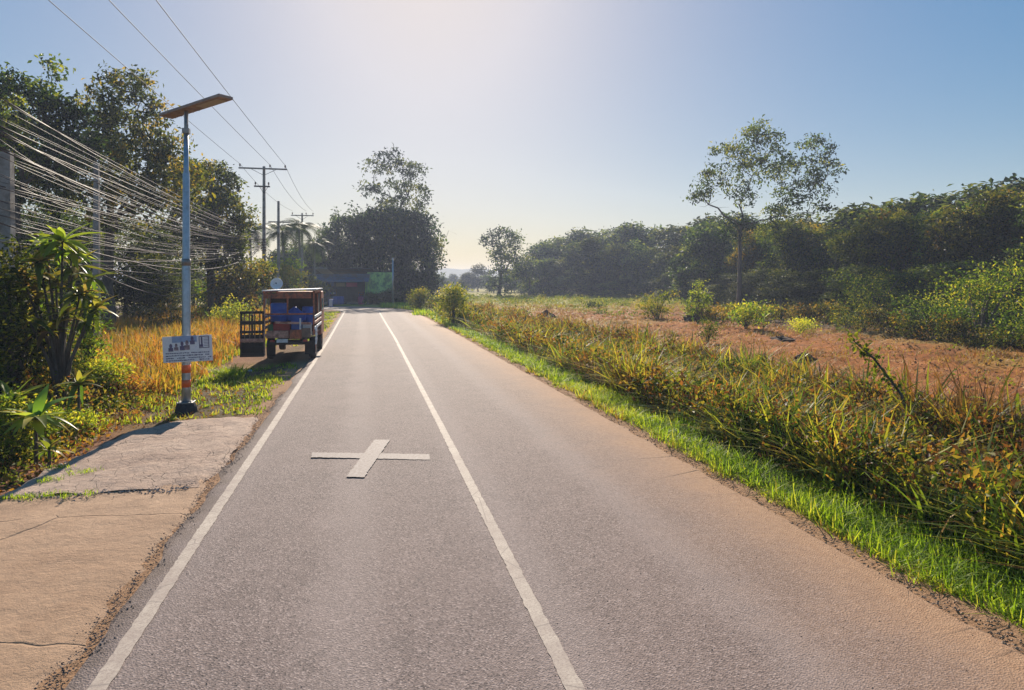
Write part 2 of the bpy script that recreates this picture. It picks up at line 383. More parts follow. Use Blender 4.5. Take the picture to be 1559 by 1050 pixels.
# aprons of concrete beside the road
def concrete(name, a, b_, crackscale, rough_amt, crackcol=(.06, .045, .035)):
    m, t, b, o = newmat(name); p = geo(t)
    n1 = nz(t, .8, 8, .65, p); n2 = nz(t, 8, 8, .75, p); n3 = nz(t, 60, 4, .7, p)
    c = ramp(t, n1, [(.3, a), (.7, b_)]); c = mix(t, ramp(t, n2, [(.45, 0.0), (.75, .5)]), c, tuple(x * .62 for x in a))
    c = mix(t, ramp(t, n3, [(.55, 0.0), (.7, .35)]), c, tuple(min(1, x * 1.4) for x in b_))
    wv = t.nodes.new('ShaderNodeMix'); wv.data_type = 'RGBA'; wv.inputs[0].default_value = .14
    nn = t.nodes.new('ShaderNodeTexNoise'); nn.inputs['Scale'].default_value = 2.2; nn.inputs['Detail'].default_value = 6
    t.links.new(p, nn.inputs['Vector']); t.links.new(p, wv.inputs[6]); t.links.new(nn.outputs['Color'], wv.inputs[7])
    vo = t.nodes.new('ShaderNodeTexVoronoi'); vo.feature = 'DISTANCE_TO_EDGE'; vo.inputs['Scale'].default_value = crackscale
    t.links.new(wv.outputs[2], vo.inputs['Vector'])
    cr = ramp(t, vo.outputs['Distance'], [(.0, 1.0), (.005 * max(1, crackscale * .7), 0.0)])
    gate = ramp(t, nz(t, 1.1, 3, .5, p), [(.42, 0.0), (.5, 1.0)]); cr = mth(t, 'MULTIPLY', cr, gate); c = mix(t, ramp(t, nz(t, 18, 6, .8, p, 2.0), [(.3, .55), (.4, 0.0)]), c, tuple(x * .45 for x in a))
    c = mix(t, mth(t, 'MULTIPLY', cr, .85), c, crackcol)
    t.links.new(c, b.inputs['Base Color']); b.inputs['Roughness'].default_value = .85; b.inputs['Specular IOR Level'].default_value = .25
    h = mth(t, 'SUBTRACT', mth(t, 'ADD', mth(t, 'MULTIPLY', n2, rough_amt), mth(t, 'MULTIPLY', n3, .25)), mth(t, 'MULTIPLY', cr, .8))
    bump(t, b, h, .9, .03); return m
M['conc'] = concrete('smooth_concrete', (.3, .18, .108), (.43, .28, .18), .55, 1.1)
M['rconc'] = concrete('broken_concrete', (.37, .25, .19), (.56, .41, .32), 5.5, 3.2)
def patch(name, outline_fn, y0, y1, mat, z, label, ns=.12, amp=.01):
    ys = np.arange(y0, y1 + 1e-6, ns); m = 30; V = []
    for y in ys:
        a, b_ = outline_fn(y)
        for k in range(m + 1):
            x = a + (b_ - a) * k / m
            e = min(k, m - k) == 0
            V.append((x, y, z + amp * float(N3(x, y, 3.0)) - (.14 if e and k == 0 else 0.05 if e else 0)))
    n = len(ys); ii = np.arange(n * (m + 1)).reshape(n, m + 1)
    V = np.array(V); V[-(m + 1):, 2] -= .08
    return tag(link(name, mesh_np(name, V, np.stack([ii[:-1, :-1], ii[:-1, 1:], ii[1:, 1:], ii[1:, :-1]], -1).reshape(-1, 4), mat, smooth=True)), label, kind='structure')
def crackline(x): return 8.62 + .12 * sin(x * 5) + .08 * sin(x * 11 + 1) + max(0, x + 3.3) * .5
def edge_right(y): return -1.93 + .05 * float(N3(2.0, y, 2.2)) + .03 * float(N2(3.0, y, 6))
def edge_left(y): return float(np.interp(y, [-5, 6.8, 7.6, 8.9, 10.5, 12.2, 12.9, 13.4], [-9, -9, -5.2, -4.25, -4.18, -3.98, -3.5, -2.1])) + .05 * float(N1(0.0, y, 2.5))
apron = patch('driveway', lambda y: (edge_left(y), edge_right(y)), -4, 9.2, M['conc'], .008, 'smooth tan concrete driveway with long cracks left of the road')
apron2 = patch('broken_driveway', lambda y: (edge_left(y) + .02, edge_right(y) - .04), 8.75, 13.3, M['rconc'], .02, 'rough broken grey concrete between the smooth driveway and the grass', amp=.022)

# ------------------------------------------------------------------ vegetation generators
def blades(P, h, w, az, lean, curl, tint, seg=3):
    """arching ribbon blades: P (n,3)"""
    n = len(P); L = seg + 1; d = np.stack([np.cos(az), np.sin(az), np.zeros(n)], 1); sd = np.stack([-np.sin(az), np.cos(az), np.zeros(n)], 1)
    tw = rng.uniform(-1, 1, n)[:, None]; sd = sd * np.sqrt(1 - .6 * tw ** 2) + d * .7 * tw
    V = np.empty((n, 2 * seg + 1, 3)); 
    for i in range(L):
        t = i / seg
        c = P + d * ((lean * t + curl * t * t) * h)[:, None]
        c[:, 2] += h * (t - .35 * np.clip(curl, 0, 2) * t ** 2.2)
        ww = w * (1 - t ** 2) * (.6 + .8 * min(1, t * 3))
        if i < seg:
            V[:, 2 * i] = c - sd * (ww / 2)[:, None]; V[:, 2 * i + 1] = c + sd * (ww / 2)[:, None]
        else: V[:, 2 * seg] = c
    k = 2 * seg + 1; base = (np.arange(n) * k)[:, None]
    Q = np.concatenate([base + np.array([2 * i, 2 * i + 1, 2 * i + 3, 2 * i + 2]) for i in range(seg - 1)], 0) if seg > 1 else np.zeros((0, 4), int)
    T3 = base + np.array([2 * seg - 2, 2 * seg - 1, 2 * seg])
    return V.reshape(-1, 3), Q, T3, np.repeat(tint, k)
def rand_dirs(n, zbias=0.0):
    v = rng.normal(size=(n, 3)); v[:, 2] += zbias; return v / np.linalg.norm(v, axis=1)[:, None]
def leaves(P, size, tint, droop=.2, aspect=.45):
    """folded rhombic leaves at P"""
    n = len(P); a = rand_dirs(n, -droop); u = rand_dirs(n, 1.2)
    b = np.cross(a, u); b /= (np.linalg.norm(b, axis=1)[:, None] + 1e-9); c = np.cross(b, a)
    s = size[:, None] if hasattr(size, '__len__') else size
    V = np.empty((n, 4, 3)); V[:, 0] = P; V[:, 1] = P + a * s * .5 + b * s * aspect * .5 + c * s * .1
    V[:, 2] = P + a * s - c * s * .06; V[:, 3] = P + a * s * .5 - b * s * aspect * .5 + c * s * .1
    base = (np.arange(n) * 4)[:, None]
    return V.reshape(-1, 3), base + np.array([0, 1, 2]), base + np.array([0, 2, 3]), np.repeat(tint, 4)
def crown_mesh(name, blobs, nclump, per, size, mat, spread=.45, tcen=.4, low=.35, shell=.55, droop=.3, org=(0, 0, 0)):
    """blobs: (centre, radii); leaves gathered in clumps through each blob's volume"""
    org = np.asarray(org, float); vol = np.array([r[0] * r[1] * r[2] for _, r in blobs]) ** .75; vol /= vol.sum(); A = []; Tn = []
    for (c, r), f in zip(blobs, vol):
        k = max(3, int(nclump * f)); d = rand_dirs(k, .25); rad = rng.uniform(0, 1, k) ** .33 * (1 - shell) + shell * rng.uniform(.75, 1.08, k)
        rad *= 1 + .16 * np.sin(d[:, 0] * 5 + c[0]) * np.cos(d[:, 2] * 4 + c[1])
        cc = np.asarray(c) - org + d * rad[:, None] * np.asarray(r)
        ct = tcen + .15 * rng.normal() + .3 * rng.normal(size=k) + .12 * d[:, 2]  # random clump tone, plus lit tops put into the leaf colour
        m = np.maximum(3, (per * rng.uniform(.4, 1.6, k)).astype(int)); ix = np.repeat(np.arange(k), m)
        sp = spread * rng.uniform(.6, 1.4, k)[ix][:, None]
        A.append(cc[ix] + rng.normal(size=(len(ix), 3)) * sp * (1, 1, .7)); Tn.append(ct[ix] + .16 * rng.normal(size=len(ix)))
    P = np.concatenate(A); t = np.clip(np.concatenate(Tn), 0, 1)
    V, a, b, tt = leaves(P, size * rng.uniform(.6, 1.35, len(P)), t, droop)
    return mesh_np(name, V, [a, b], mat, tint=tt)
def limbs(mb, base, r0, fork, blobs, org, wob=.25, twigs=5):
    org = Vector([float(c) for c in org]); b0 = Vector([float(c) for c in base]) - org; f0 = Vector([float(c) for c in fork]) - org
    pts = []; K = 6
    for i in range(K + 1):
        t = i / K; p = b0.lerp(f0, t); p += Vector((random.uniform(-wob, wob), random.uniform(-wob, wob), 0)) * (0 if i in (0, K) else 1) * .5; pts.append(p)
    mb.tube(pts, [r0 * (1.25 if i == 0 else 1 - .45 * i / K) for i in range(K + 1)], 8)
    nodes = [(b0.lerp(f0, t), r0 * (1 - .45 * t)) for t in (.45, .6, .75, .88, 1)]
    for c, r in sorted(blobs, key=lambda q_: (Vector([float(x) for x in q_[0]]) - org - f0).length):
        c = Vector([float(x) for x in c]) - org
        s, rs = min(nodes, key=lambda nd: (nd[0] - c).length + 2.2 * max(0, nd[0].z - c.z + .3 * Vector((nd[0].x - c.x, nd[0].y - c.y)).length) - 3.0 * nd[1] / r0)
        q = []
        for i in range(6):
            t = i / 5; p = s.lerp(c, t); p += Vector([random.uniform(-wob, wob) for _ in range(3)]) * (0 if i in (0,) else 1) * .8; p.z += .2 * sin(t * pi) * r[2] * .3; q.append(p)
        rr_ = max(min(rs * .85, r0 * .7), r0 * .16); mb.tube(q, [rr_ * (1 - .6 * i / 5) for i in range(6)], 6); nodes += [(q[i], rr_ * (1 - .6 * i / 5)) for i in (1, 2, 3, 4)]; rr_ *= .6
        for k in range(twigs):
            st = q[random.randint(2, 5)]; d = Vector([random.gauss(0, 1), random.gauss(0, 1), random.gauss(.35, .7)]).normalized()
            e = st + Vector((d.x * r[0], d.y * r[1], d.z * r[2])) * random.uniform(.6, .95); m_ = (st + e) / 2 + Vector([random.uniform(-wob, wob) for _ in range(3)]) * .6
            mb.tube([st, m_, e], [rr_ * .32, rr_ * .2, rr_ * .08], 4, False)
def tree(name, label, cat, base, r0, fork, blobs, nclump, per, size, leaf, bark='bark', spread=.45, tcen=.4, shell=.55, group=None, twigs=5, droop=.3):
    base = np.asarray(base, float); o = thing(name, label, cat, base, 0, group)
    mb = MB(); limbs(mb, base, r0, fork, blobs, base, twigs=twigs); mb.obj('trunk', M[bark], o, True)
    link('crown', crown_mesh('crown', blobs, nclump, per, size, M[leaf], spread, tcen, .35, shell, droop, org=base), o)
    return o
def copy_tree(o, loc, rz, sc, label=None, group=None):
    r = o.copy(); COL.objects.link(r); r.location = [float(v) for v in loc]; r.rotation_euler = (0, 0, rz); r.scale = (sc * random.uniform(.9, 1.15), sc * random.uniform(.9, 1.15), sc)
    if label: r['label'] = label
    if group: r['group'] = group
    for ch in list(o.children):
        c = ch.copy(); COL.objects.link(c); c.parent = r
    return r
ONES = 'first second third fourth fifth sixth seventh eighth ninth tenth eleventh twelfth thirteenth fourteenth fifteenth sixteenth seventeenth eighteenth nineteenth'.split()
def nth(n):
    if n <= 19: return ONES[n - 1]
    t, u = divmod(n, 10); return {2: 'twentieth', 3: 'thirtieth', 4: 'fortieth'}[t] if u == 0 else {2: 'twenty', 3: 'thirty', 4: 'forty'}[t] + '-' + ONES[u - 1]
def gz(p): return float(H(p[0], p[1]))
def gp(px, py, D=None):
    """ground point under a photo pixel (or at distance D in that column)"""
    p = G(px, py) if D is None else PD(px, 500, D)
    return np.array((p[0], p[1], gz(p)))

# ------------------------------------------------------------------ template trees for the woods
def template(i, leaf, leafsize, nclump, per, hgt=10.0):
    r = random.Random(i); blobs = []
    for k in range(11):
        a = r.uniform(0, 2 * pi); q = r.uniform(.2, 1) * 2.7; z = r.uniform(.15, .92) * hgt
        blobs.append(((q * cos(a) * (1.2 - z / hgt * .6), q * sin(a) * (1.2 - z / hgt * .6), z), (r.uniform(.9, 2.0), r.uniform(.9, 2.0), r.uniform(.7, 1.6))))
    blobs.append(((r.uniform(-.5, .5), 0, hgt * .88), (1.4, 1.4, 1.5)))
    return blobs
FORM = []
_forms_data = []
for i in range(5):
    bl = template(i + 10, None, 0, 0, 0); mb = MB(); limbs(mb, (0, 0, 0), .2, (0, 0, 5.5), bl, (0, 0, 0), twigs=2)
    _forms_data.append((bl, mb.mesh('trunk', M['bark'], True)))
def form_meshes(leaf, size, nclump, per, spread=.42, tcen=.4):
    return [(tm, crown_mesh('crown', bl, nclump, per, size, M[leaf], spread, tcen)) for bl, tm in _forms_data]
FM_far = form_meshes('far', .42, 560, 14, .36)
FM_mid = form_meshes('mid', .27, 680, 16, .27)
FM_olive = form_meshes('olive', .27, 620, 16, .27)
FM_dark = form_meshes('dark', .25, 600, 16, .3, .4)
def wood_tree(name, label, group, FM, k, loc, rz, hgt, wide=1.0):
    o = thing(name, label, 'tree', loc, rz, group); s = hgt / 11.3; o.scale = (s * wide, s * wide, s)
    link('trunk', FM[k % 5][0], o); link('crown', FM[k % 5][1], o); return o

# right hand treeline: (px, distance, top y in the photo)
prof = [(830, 385), (860, 372), (890, 369), (930, 372), (985, 352), (1020, 366), (1060, 352), (1110, 342), (1160, 338), (1210, 340), (1250, 338), (1290, 332), (1330, 314), (1380, 318), (1420, 312), (1460, 298), (1500, 288), (1540, 276), (1600, 270), (1680, 262)]
def topy(px): return float(np.interp(px, [p[0] for p in prof], [p[1] for p in prof]))
r_ = random.Random(4)
k = 0
for px in range(838, 1700, 21):
    D = float(np.interp(px, [830, 1000, 1100, 1280, 1559, 1700], [120, 104, 74, 56, 40, 36])) + r_.uniform(-3, 3)
    p = gp(px + r_.uniform(-5, 5), 0, D); ty = topy(px) + r_.choice([-18, -8, -2, 6, 18, 34])
    hh = CH + (HY - ty) / F * D; k += 1
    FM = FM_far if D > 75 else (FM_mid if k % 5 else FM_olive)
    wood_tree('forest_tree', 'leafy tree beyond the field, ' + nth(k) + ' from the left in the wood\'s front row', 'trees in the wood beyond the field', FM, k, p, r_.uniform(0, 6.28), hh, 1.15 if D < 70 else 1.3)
kk = 0
for px in range(845, 1720, 40):
    kk += 1
    D = float(np.interp(px, [830, 1000, 1100, 1280, 1559, 1700], [138, 122, 92, 68, 50, 44])) + r_.uniform(-3, 3)
    p = gp(px, 0, D); hh = CH + (HY - topy(px) + 14 + r_.uniform(-8, 18)) / F * D; k += 1
    wood_tree('forest_tree', 'leafy tree in the rear row of the wood, ' + nth(kk) + ' from the left', 'rear trees in the wood beyond the field', FM_far, k, p, r_.uniform(0, 6.28), hh, 1.6)
# low undergrowth that closes the foot of the wood
kk = 0
for px in range(835, 1700, 30):
    kk += 1
    D = float(np.interp(px, [830, 1000, 1100, 1280, 1559, 1700], [117, 100, 68, 50, 35, 32])) + r_.uniform(-2, 2); k += 1
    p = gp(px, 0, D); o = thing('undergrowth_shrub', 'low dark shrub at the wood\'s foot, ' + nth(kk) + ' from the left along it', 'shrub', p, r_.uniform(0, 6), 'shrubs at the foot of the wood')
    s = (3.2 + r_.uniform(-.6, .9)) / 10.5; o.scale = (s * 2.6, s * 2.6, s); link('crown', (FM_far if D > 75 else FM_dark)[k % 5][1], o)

# distant treeline and hill beyond the bend
for i, (px, D, ty) in enumerate([(690, 260, 414), (712, 210, 412), (728, 190, 398), (745, 180, 416), (770, 175, 405), (795, 180, 396), (808, 150, 392), (822, 170, 404), (838, 165, 398), (700, 150, 424), (672, 170, 416), (655, 230, 414), (752, 165, 422), (783, 170, 420)]):
    p = gp(px, 0, D); hh = CH + (HY - ty) / F * D
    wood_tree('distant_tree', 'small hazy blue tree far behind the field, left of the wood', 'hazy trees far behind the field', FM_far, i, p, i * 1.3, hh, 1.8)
hm = solid('hill_woodland', (.03, .045, .03), .95, 0, .4, .05)
hv = []; n = 90
for i in range(n):
    px = -200 + i * 22; t = i
    for D, e in ((520, 0), (600, 1), (760, 0)):
        q = PD(px, 500, D); hv.append((q[0], q[1], -2 + e * (15 + 4.5 * sin(i * .23) + 3 * sin(i * .61 + 1) + 1.0 * sin(i * 2.1))))
ii = np.arange(n * 3).reshape(n, 3)
tag(link('hills', mesh_np('hills', hv, np.stack([ii[:-1, :-1], ii[:-1, 1:], ii[1:, 1:], ii[1:, :-1]], -1).reshape(-1, 4), hm, smooth=True)), 'low wooded hills fading into haze on the horizon', kind='structure')

# ------------------------------------------------------------------ single trees picked out one by one
def blob(px, py, D, rx, ry, rd=None):
    """an ellipsoid of foliage: photo centre, distance, half width / half height in photo pixels"""
    k = D / F; return (PD(px, py, D), (rx * k, (rd or rx * .85) * k, ry * k))
D = 62
tree('tall_field_tree', 'tall open-crowned tree with pale forked trunk rising above the wood', 'tree', gp(1125, 0, D), .24, PD(1128, 345, D),
     [blob(1150, 215, D, 36, 26), blob(1110, 240, D, 30, 22), blob(1085, 275, D, 28, 22), blob(1150, 262, D, 36, 20), blob(1068, 300, D, 22, 12), blob(1180, 245, D, 22, 26), blob(1128, 296, D, 24, 16),
      blob(1240, 226, D + 1, 30, 20), blob(1215, 262, D + 1, 34, 22), blob(1262, 258, D + 1, 26, 16), blob(1245, 290, D + 1, 22, 20), blob(1202, 302, D, 28, 18), blob(1180, 330, D, 26, 18), blob(1125, 350, D, 30, 18), blob(1245, 320, D, 18, 12)],
     560, 15, .32, 'mid', 'bark', .3, .3, .5, twigs=7)
D = 118
tree('twin_stem_tree', 'dark upright tree standing alone at the far edge of the field', 'tree', gp(760, 0, D), .4, PD(762, 420, D),
     [blob(748, 366, D, 14, 12), blob(768, 358, D, 14, 12), blob(783, 368, D, 13, 14), blob(762, 384, D, 18, 14), blob(778, 398, D, 14, 12), blob(758, 410, D, 12, 14), blob(770, 430, D, 14, 16), blob(748, 432, D, 9, 12)], 260, 14, .5, 'far', 'bark', .5, .3, .4)
tree('small_round_tree', 'smaller round tree just right of the lone upright tree at the far field edge', 'tree', gp(806, 0, D + 4), .3, PD(806, 425, D + 4),
     [blob(800, 402, D + 4, 15, 12), blob(816, 410, D + 4, 12, 12), blob(790, 415, D + 4, 13, 13), blob(808, 430, D + 4, 15, 14)], 170, 14, .5, 'far', 'bark', .5, .3, .4)
D = 92
tree('tall_crown_tree', 'tall open tree rising behind the shop above the dark bamboo thicket', 'tree', gp(610, 0, D), .45, PD(602, 330, D),
     [blob(592, 240, D, 26, 14), blob(575, 258, D, 22, 14), blob(612, 262, D, 28, 18), blob(634, 262, D, 16, 18), blob(560, 288, D, 14, 12), blob(590, 288, D, 28, 18), blob(625, 292, D, 26, 16), blob(646, 302, D, 12, 14), blob(600, 318, D, 32, 18), blob(640, 325, D, 18, 18)],
     270, 15, .42, 'far', 'bark', .33, .3, .5)
D = 88
bb = [blob(500, 385, D, 26, 32), blob(530, 365, D, 34, 36), blob(565, 352, D, 36, 34), blob(600, 350, D, 36, 34), blob(632, 355, D, 30, 36), blob(655, 385, D, 18, 26), blob(505, 420, D, 28, 30), blob(545, 410, D, 40, 36), blob(590, 405, D, 40, 40), blob(632, 405, D, 34, 44), blob(610, 440, D, 38, 26), blob(645, 435, D, 24, 24), blob(486, 435, D, 18, 22), blob(555, 440, D, 34, 22)]
o = thing('bamboo_thicket', 'great dark rounded bamboo thicket behind the roadside shop', 'bamboo', gp(570, 0, D)); base = np.array(o.location)
link('crown', crown_mesh('crown', bb, 2600, 18, .45, M['far'], .4, .12, .35, .5, org=base), o)
mb = MB()
for i in range(46):      # culms that lean out of the mass and tip over
    px = random.uniform(485, 650); a = Vector(gp(px, 0, D + random.uniform(-3, 3))) - Vector(base); b_ = Vector(PD(px + random.uniform(-24, 36), random.uniform(320, 350) + abs(px - 585) * .25, D)) - Vector(base)
    e = b_ + Vector((random.uniform(-2.2, 2.2), 0, -.5)); mb.tube([a, a.lerp(b_, .5) + Vector((0, 0, .3)), b_, e], [.06, .05, .03, .01], 4)
mb.obj('culms', M['palebark'], o)['kind'] = 'stuff'
mb = MB(); A = []
spr = [(664, 350, 675, 362), (655, 372, 677, 392), (655, 395, 672, 400), (520, 335, 508, 318), (545, 325, 532, 312), (655, 345, 668, 338), (575, 330, 556, 322), (500, 350, 484, 345)]
for x0, y0, x1, y1 in spr:
    a = PD(x0, y0, D - 4); b_ = PD(x1, y1, D - 4); mb.tube([a - base, (a + b_) / 2 - base + (0, 0, .4), b_ - base], [.05, .03, .01], 4)
    for t in np.linspace(0, 1, 26): A.append(a + (b_ - a) * t - base + rng.normal(size=3) * .3)
mb.obj('drooping_branches', M['bark'], o)['kind'] = 'stuff'
A = np.array(A); V, a_, b_, tt = leaves(A, np.full(len(A), .5), rng.uniform(.1, .6, len(A))); link('sprays', mesh_np('sprays', V, [a_, b_], M['far'], tint=tt), o)

# left hand big trees
D = 34
LT = [
 ('tall_left_tree', 'tall leafy tree at the far left edge, top of its crown thin and feathery', (20, 30), [(25, 135, 34, 22), (8, 170, 36, 34), (60, 160, 34, 26), (82, 120, 12, 32), (95, 175, 34, 30), (40, 215, 60, 40), (100, 235, 50, 40), (10, 250, 50, 40), (60, 290, 60, 40)], 30),
 ('tall_left_tree', 'broad brownish tree behind the cables, its crown reaching right above the solar lamp', (165, 33), [(195, 128, 34, 22), (165, 125, 16, 18), (150, 165, 36, 28), (215, 160, 26, 24), (180, 200, 46, 34), (232, 200, 24, 26), (245, 165, 10, 14), (210, 245, 56, 40), (150, 250, 50, 50), (250, 270, 36, 40), (190, 310, 60, 44), (268, 232, 22, 24), (284, 285, 32, 40)], 34),
 ('tall_left_tree', 'lower rounded tree on the right end of the left wood, behind the lamp post', (320, 42), [(318, 262, 28, 18), (345, 285, 24, 24), (300, 300, 36, 36), (340, 325, 34, 34), (290, 345, 40, 36), (352, 365, 24, 24), (325, 380, 44, 30), (286, 262, 22, 20), (372, 330, 16, 22)], 42)]
for (nm, lb, (bx, bD), bls, D) in LT:
    tree(nm, lb, 'tree', gp(bx, 0, D), .3, PD(bx + 5, 300, D), [blob(a, b, D + random.uniform(-1.5, 1.5), c, d) for a, b, c, d in bls], 720, 18, .25, 'olive' if D != 30 else 'mid', 'bark', .23, .38, .4, twigs=6)
k = 0
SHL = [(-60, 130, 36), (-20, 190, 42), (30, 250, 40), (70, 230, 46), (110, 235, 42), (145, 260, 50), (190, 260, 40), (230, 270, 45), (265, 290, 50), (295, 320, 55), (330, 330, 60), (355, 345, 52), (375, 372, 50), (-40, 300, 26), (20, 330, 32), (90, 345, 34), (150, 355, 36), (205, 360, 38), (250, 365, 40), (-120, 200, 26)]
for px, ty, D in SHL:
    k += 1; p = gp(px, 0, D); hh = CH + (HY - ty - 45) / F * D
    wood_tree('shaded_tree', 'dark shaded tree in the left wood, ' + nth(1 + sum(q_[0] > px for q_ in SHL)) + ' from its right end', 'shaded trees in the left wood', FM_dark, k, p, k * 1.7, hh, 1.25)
k = 0
for px, ty, D, lf in [(380, 395, 44, 'bright'), (368, 405, 40, 'olive'), (352, 418, 46, 'bright'), (330, 425, 44, 'mid'), (415, 392, 62, 'bright'), (432, 405, 60, 'bright'), (440, 420, 66, 'olive'), (470, 418, 72, 'mid')]:
    k += 1; b0 = gp(px, 0, D); hp = (CH + (HY - ty) / F * D); q = F / D
    tree('yellow_green_tree', ['', 'sunlit bushy yellow green tree left of the tall utility pole', 'olive bush left of the yellow green tree by the utility pole', 'yellow green bush in front of the left wood end', 'mid green bush furthest left of those beside the utility pole', 'yellow green bush just right of the tall utility pole base', 'bright bush between the utility pole and the truck roof', 'olive bush right of the bright bush above the truck roof', 'green bush beside the shop\'s left end'][k], 'tree', b0, .1, b0 + (0, 0, hp * .4),
         [(b0 + np.array((random.uniform(-1, 1) * hp * .3, random.uniform(-.6, .6), hp * z)), (hp * .3, hp * .28, hp * .2)) for z in (.3, .5, .6, .75, .85)], 170, 16, .26, lf, 'bark', .26, .6, .4, twigs=3)

for i, (px, ty, D) in enumerate([(412, 398, 74), (430, 372, 90), (446, 362, 96), (464, 366, 92), (480, 372, 98), (396, 385, 66)]):
    b0 = gp(px, 0, D); wood_tree('backdrop_tree', 'dark hazy tree behind the palms and poles, ' + nth(1 + sum(q_ < px for q_ in (412, 430, 446, 464, 480, 396))) + ' from the left', 'trees behind the palms', FM_far, i, b0, i, CH + (HY - ty) / F * D, 1.3)
# ------------------------------------------------------------------ coconut palms with separate fronds
def frond_mesh(L=2.6, nl=22):
    V = []; Q = []; T = []
    def pt(t): return np.array((L * t * (1 - .12 * t * t), 0, L * (.42 * t - .85 * t ** 2.2)))
    for s in (-1, 1):
        for i in range(nl):
            t = .12 + .86 * i / nl; p = pt(t); q = pt(min(1, t + .03)); ll = L * .3 * (sin(pi * min(1, t * .95 + .08)) ** .6 + .1)
            tip = p + np.array((ll * .45, s * ll * .75, -ll * .55)); b = len(V)
            V += [p, q, tip]; Q.append((b, b + 1, b + 2)); T += [.3 + .3 * random.random()] * 3
    for i in range(8):
        p = pt(i / 8); q = pt((i + 1) / 8); b = len(V); w = .035 * (1 - i / 9)
        V += [p + (0, w, 0), p - (0, w, 0), q - (0, w * .8, 0), q + (0, w * .8, 0)]; Q += [(b, b + 1, b + 2), (b, b + 2, b + 3)]; T += [.7] * 4
    return mesh_np('frond', V, np.array(Q), M['dark'], tint=T)
FR = [frond_mesh(2.6), frond_mesh(2.2, 18)]
def palm(label, base, top, r, sc, seed):
    rr2 = random.Random(seed); o = thing('coconut_palm', label, 'palm', base, 0); b = Vector(base); tp = Vector(top) - b
    pts = [Vector((tp.x * t ** 1.6, tp.y * t ** 1.6, tp.z * t)) for t in np.linspace(0, 1, 9)]
    MB().tube(pts, [r * (1.3 - .55 * i / 8) for i in range(9)], 8).obj('trunk', M['palebark'], o, True)
    for i in range(22):
        link('frond', FR[i % 2], o, tp, (0, rr2.uniform(-.75, .75), i * 2.4 + rr2.uniform(-.2, .2)), sc * rr2.uniform(.85, 1.15))
palm('coconut palm with ragged crown just right of the tall utility pole', gp(434, 0, 62), PD(430, 352, 62), .14, 1.05, 1)
palm('coconut palm under the second crossarm pole, left of the bamboo', gp(458, 0, 68), PD(455, 346, 68), .14, 1.15, 2)
palm('low coconut palm left of the tall utility pole', gp(383, 0, 56), PD(380, 352, 56), .13, .9, 3)
palm('small coconut palm between the bamboo and the crossarm pole', gp(478, 0, 74), PD(480, 372, 74), .12, .85, 4)

# ------------------------------------------------------------------ ground vegetation (stuff)
def scatter(n, s0, s1, y0, y1, power=1.0, side=1, near=4.0):
    """points offset s from the asphalt edge; density falls off with distance"""
    u = rng.uniform(0, 1, n); a, b = y0 + near, y1 + near
    y = a * (b / a) ** u - near if power == 1 else (a ** (1 - power) + u * (b ** (1 - power) - a ** (1 - power))) ** (1 / (1 - power)) - near
    s = rng.uniform(s0, s1, n)
    x = np.interp(y, RP[:141, 1], RP[:141, 0]) + (RE + s if side > 0 else LE - s)
    return x, y, s
def grass_obj(name, x, y, h, w, lean, curl, tint, mat, label, seg=3, kind='stuff', clump=None, zoff=-.02):
    z = H(x, y) + zoff; P = np.stack([x, y, z], 1); n = len(x)
    V, Q, T3, tt = blades(P, h, w, rng.uniform(0, 2 * pi, n), lean, curl, np.clip(tint, 0, 1), seg)
    return tag(link(name, mesh_np(name, V, [Q, T3] if len(Q) else [T3], mat, tint=tt)), label, kind=kind)
def clumped(x, y, n_per, sp):
    ix = np.repeat(np.arange(len(x)), n_per); return x[ix] + rng.normal(size=len(ix)) * sp, y[ix] + rng.normal(size=len(ix)) * sp, ix
# bright verge grass
x, y, s = scatter(8200, .0, 1.75, 2.0, 62, 1.0)
keep = (s > .02 + .13 * (1 + N2(x, y, 1.3))) & (s < 1.3 + .3 * N1(x, y, .8)); x, y = x[keep], y[keep]
x, y, ix = clumped(x, y, 12, .055); n = len(x); dd = np.hypot(x, y)
tint = .33 + .2 * N1(x, y, .5) + .14 * rng.normal(size=n); sedge = road_s(x, y) - RE; tint = tint + .6 * (1 - sstep(.05, .35, sedge)) * (rng.uniform(0, 1, n) > .45)
h = rng.uniform(.07, .22, n) * (1 + .35 * N2(x, y, .9)) * (1 + .4 * sstep(.5, 1.5, sedge))
grass_obj('verge_grass', x, y, h * rng.choice([.6, 1, 1.5], n, p=[.4, .45, .15]), .0068 * (1 + dd / 13), rng.normal(0, .45, n), rng.uniform(0, 1.5, n), tint, M['verge'], 'strip of short bright green grass along the right road edge')
# ditch weeds: three kinds mixed
x, y, s = scatter(8200, 1.3, 6.6, 3.0, 64, 1.0)
keep = (s > 1.1 + .25 * N1(x, y, .9)) & (s < 5.6 + .7 * N2(x, y, .5)); x, y = x[keep], y[keep]
x, y, ix = clumped(x, y, 12, .1); n = len(x); dd = np.hypot(x, y); zone = N1(x, y, .45)
hh = np.clip(.66 + .42 * N2(x, y, .6) + .26 * rng.normal(size=n), .12, 1.6)
tint = .54 + .33 * zone + .24 * rng.normal(size=n) + .3 * (1 - sstep(9, 15, y)) * sstep(1.8, 2.8, road_s(x, y) - RE) + .2 * sstep(3.6, 5.2, road_s(x, y) - RE)
grass_obj('ditch_weeds', x, y, hh, .014 * (1 + dd / 20) * rng.uniform(.5, 1.6, n), rng.normal(0, .38, n), rng.uniform(.1, 1.3, n), tint, M['weed'], 'thick mass of mixed green and brown weeds in the ditch right of the road', 3)
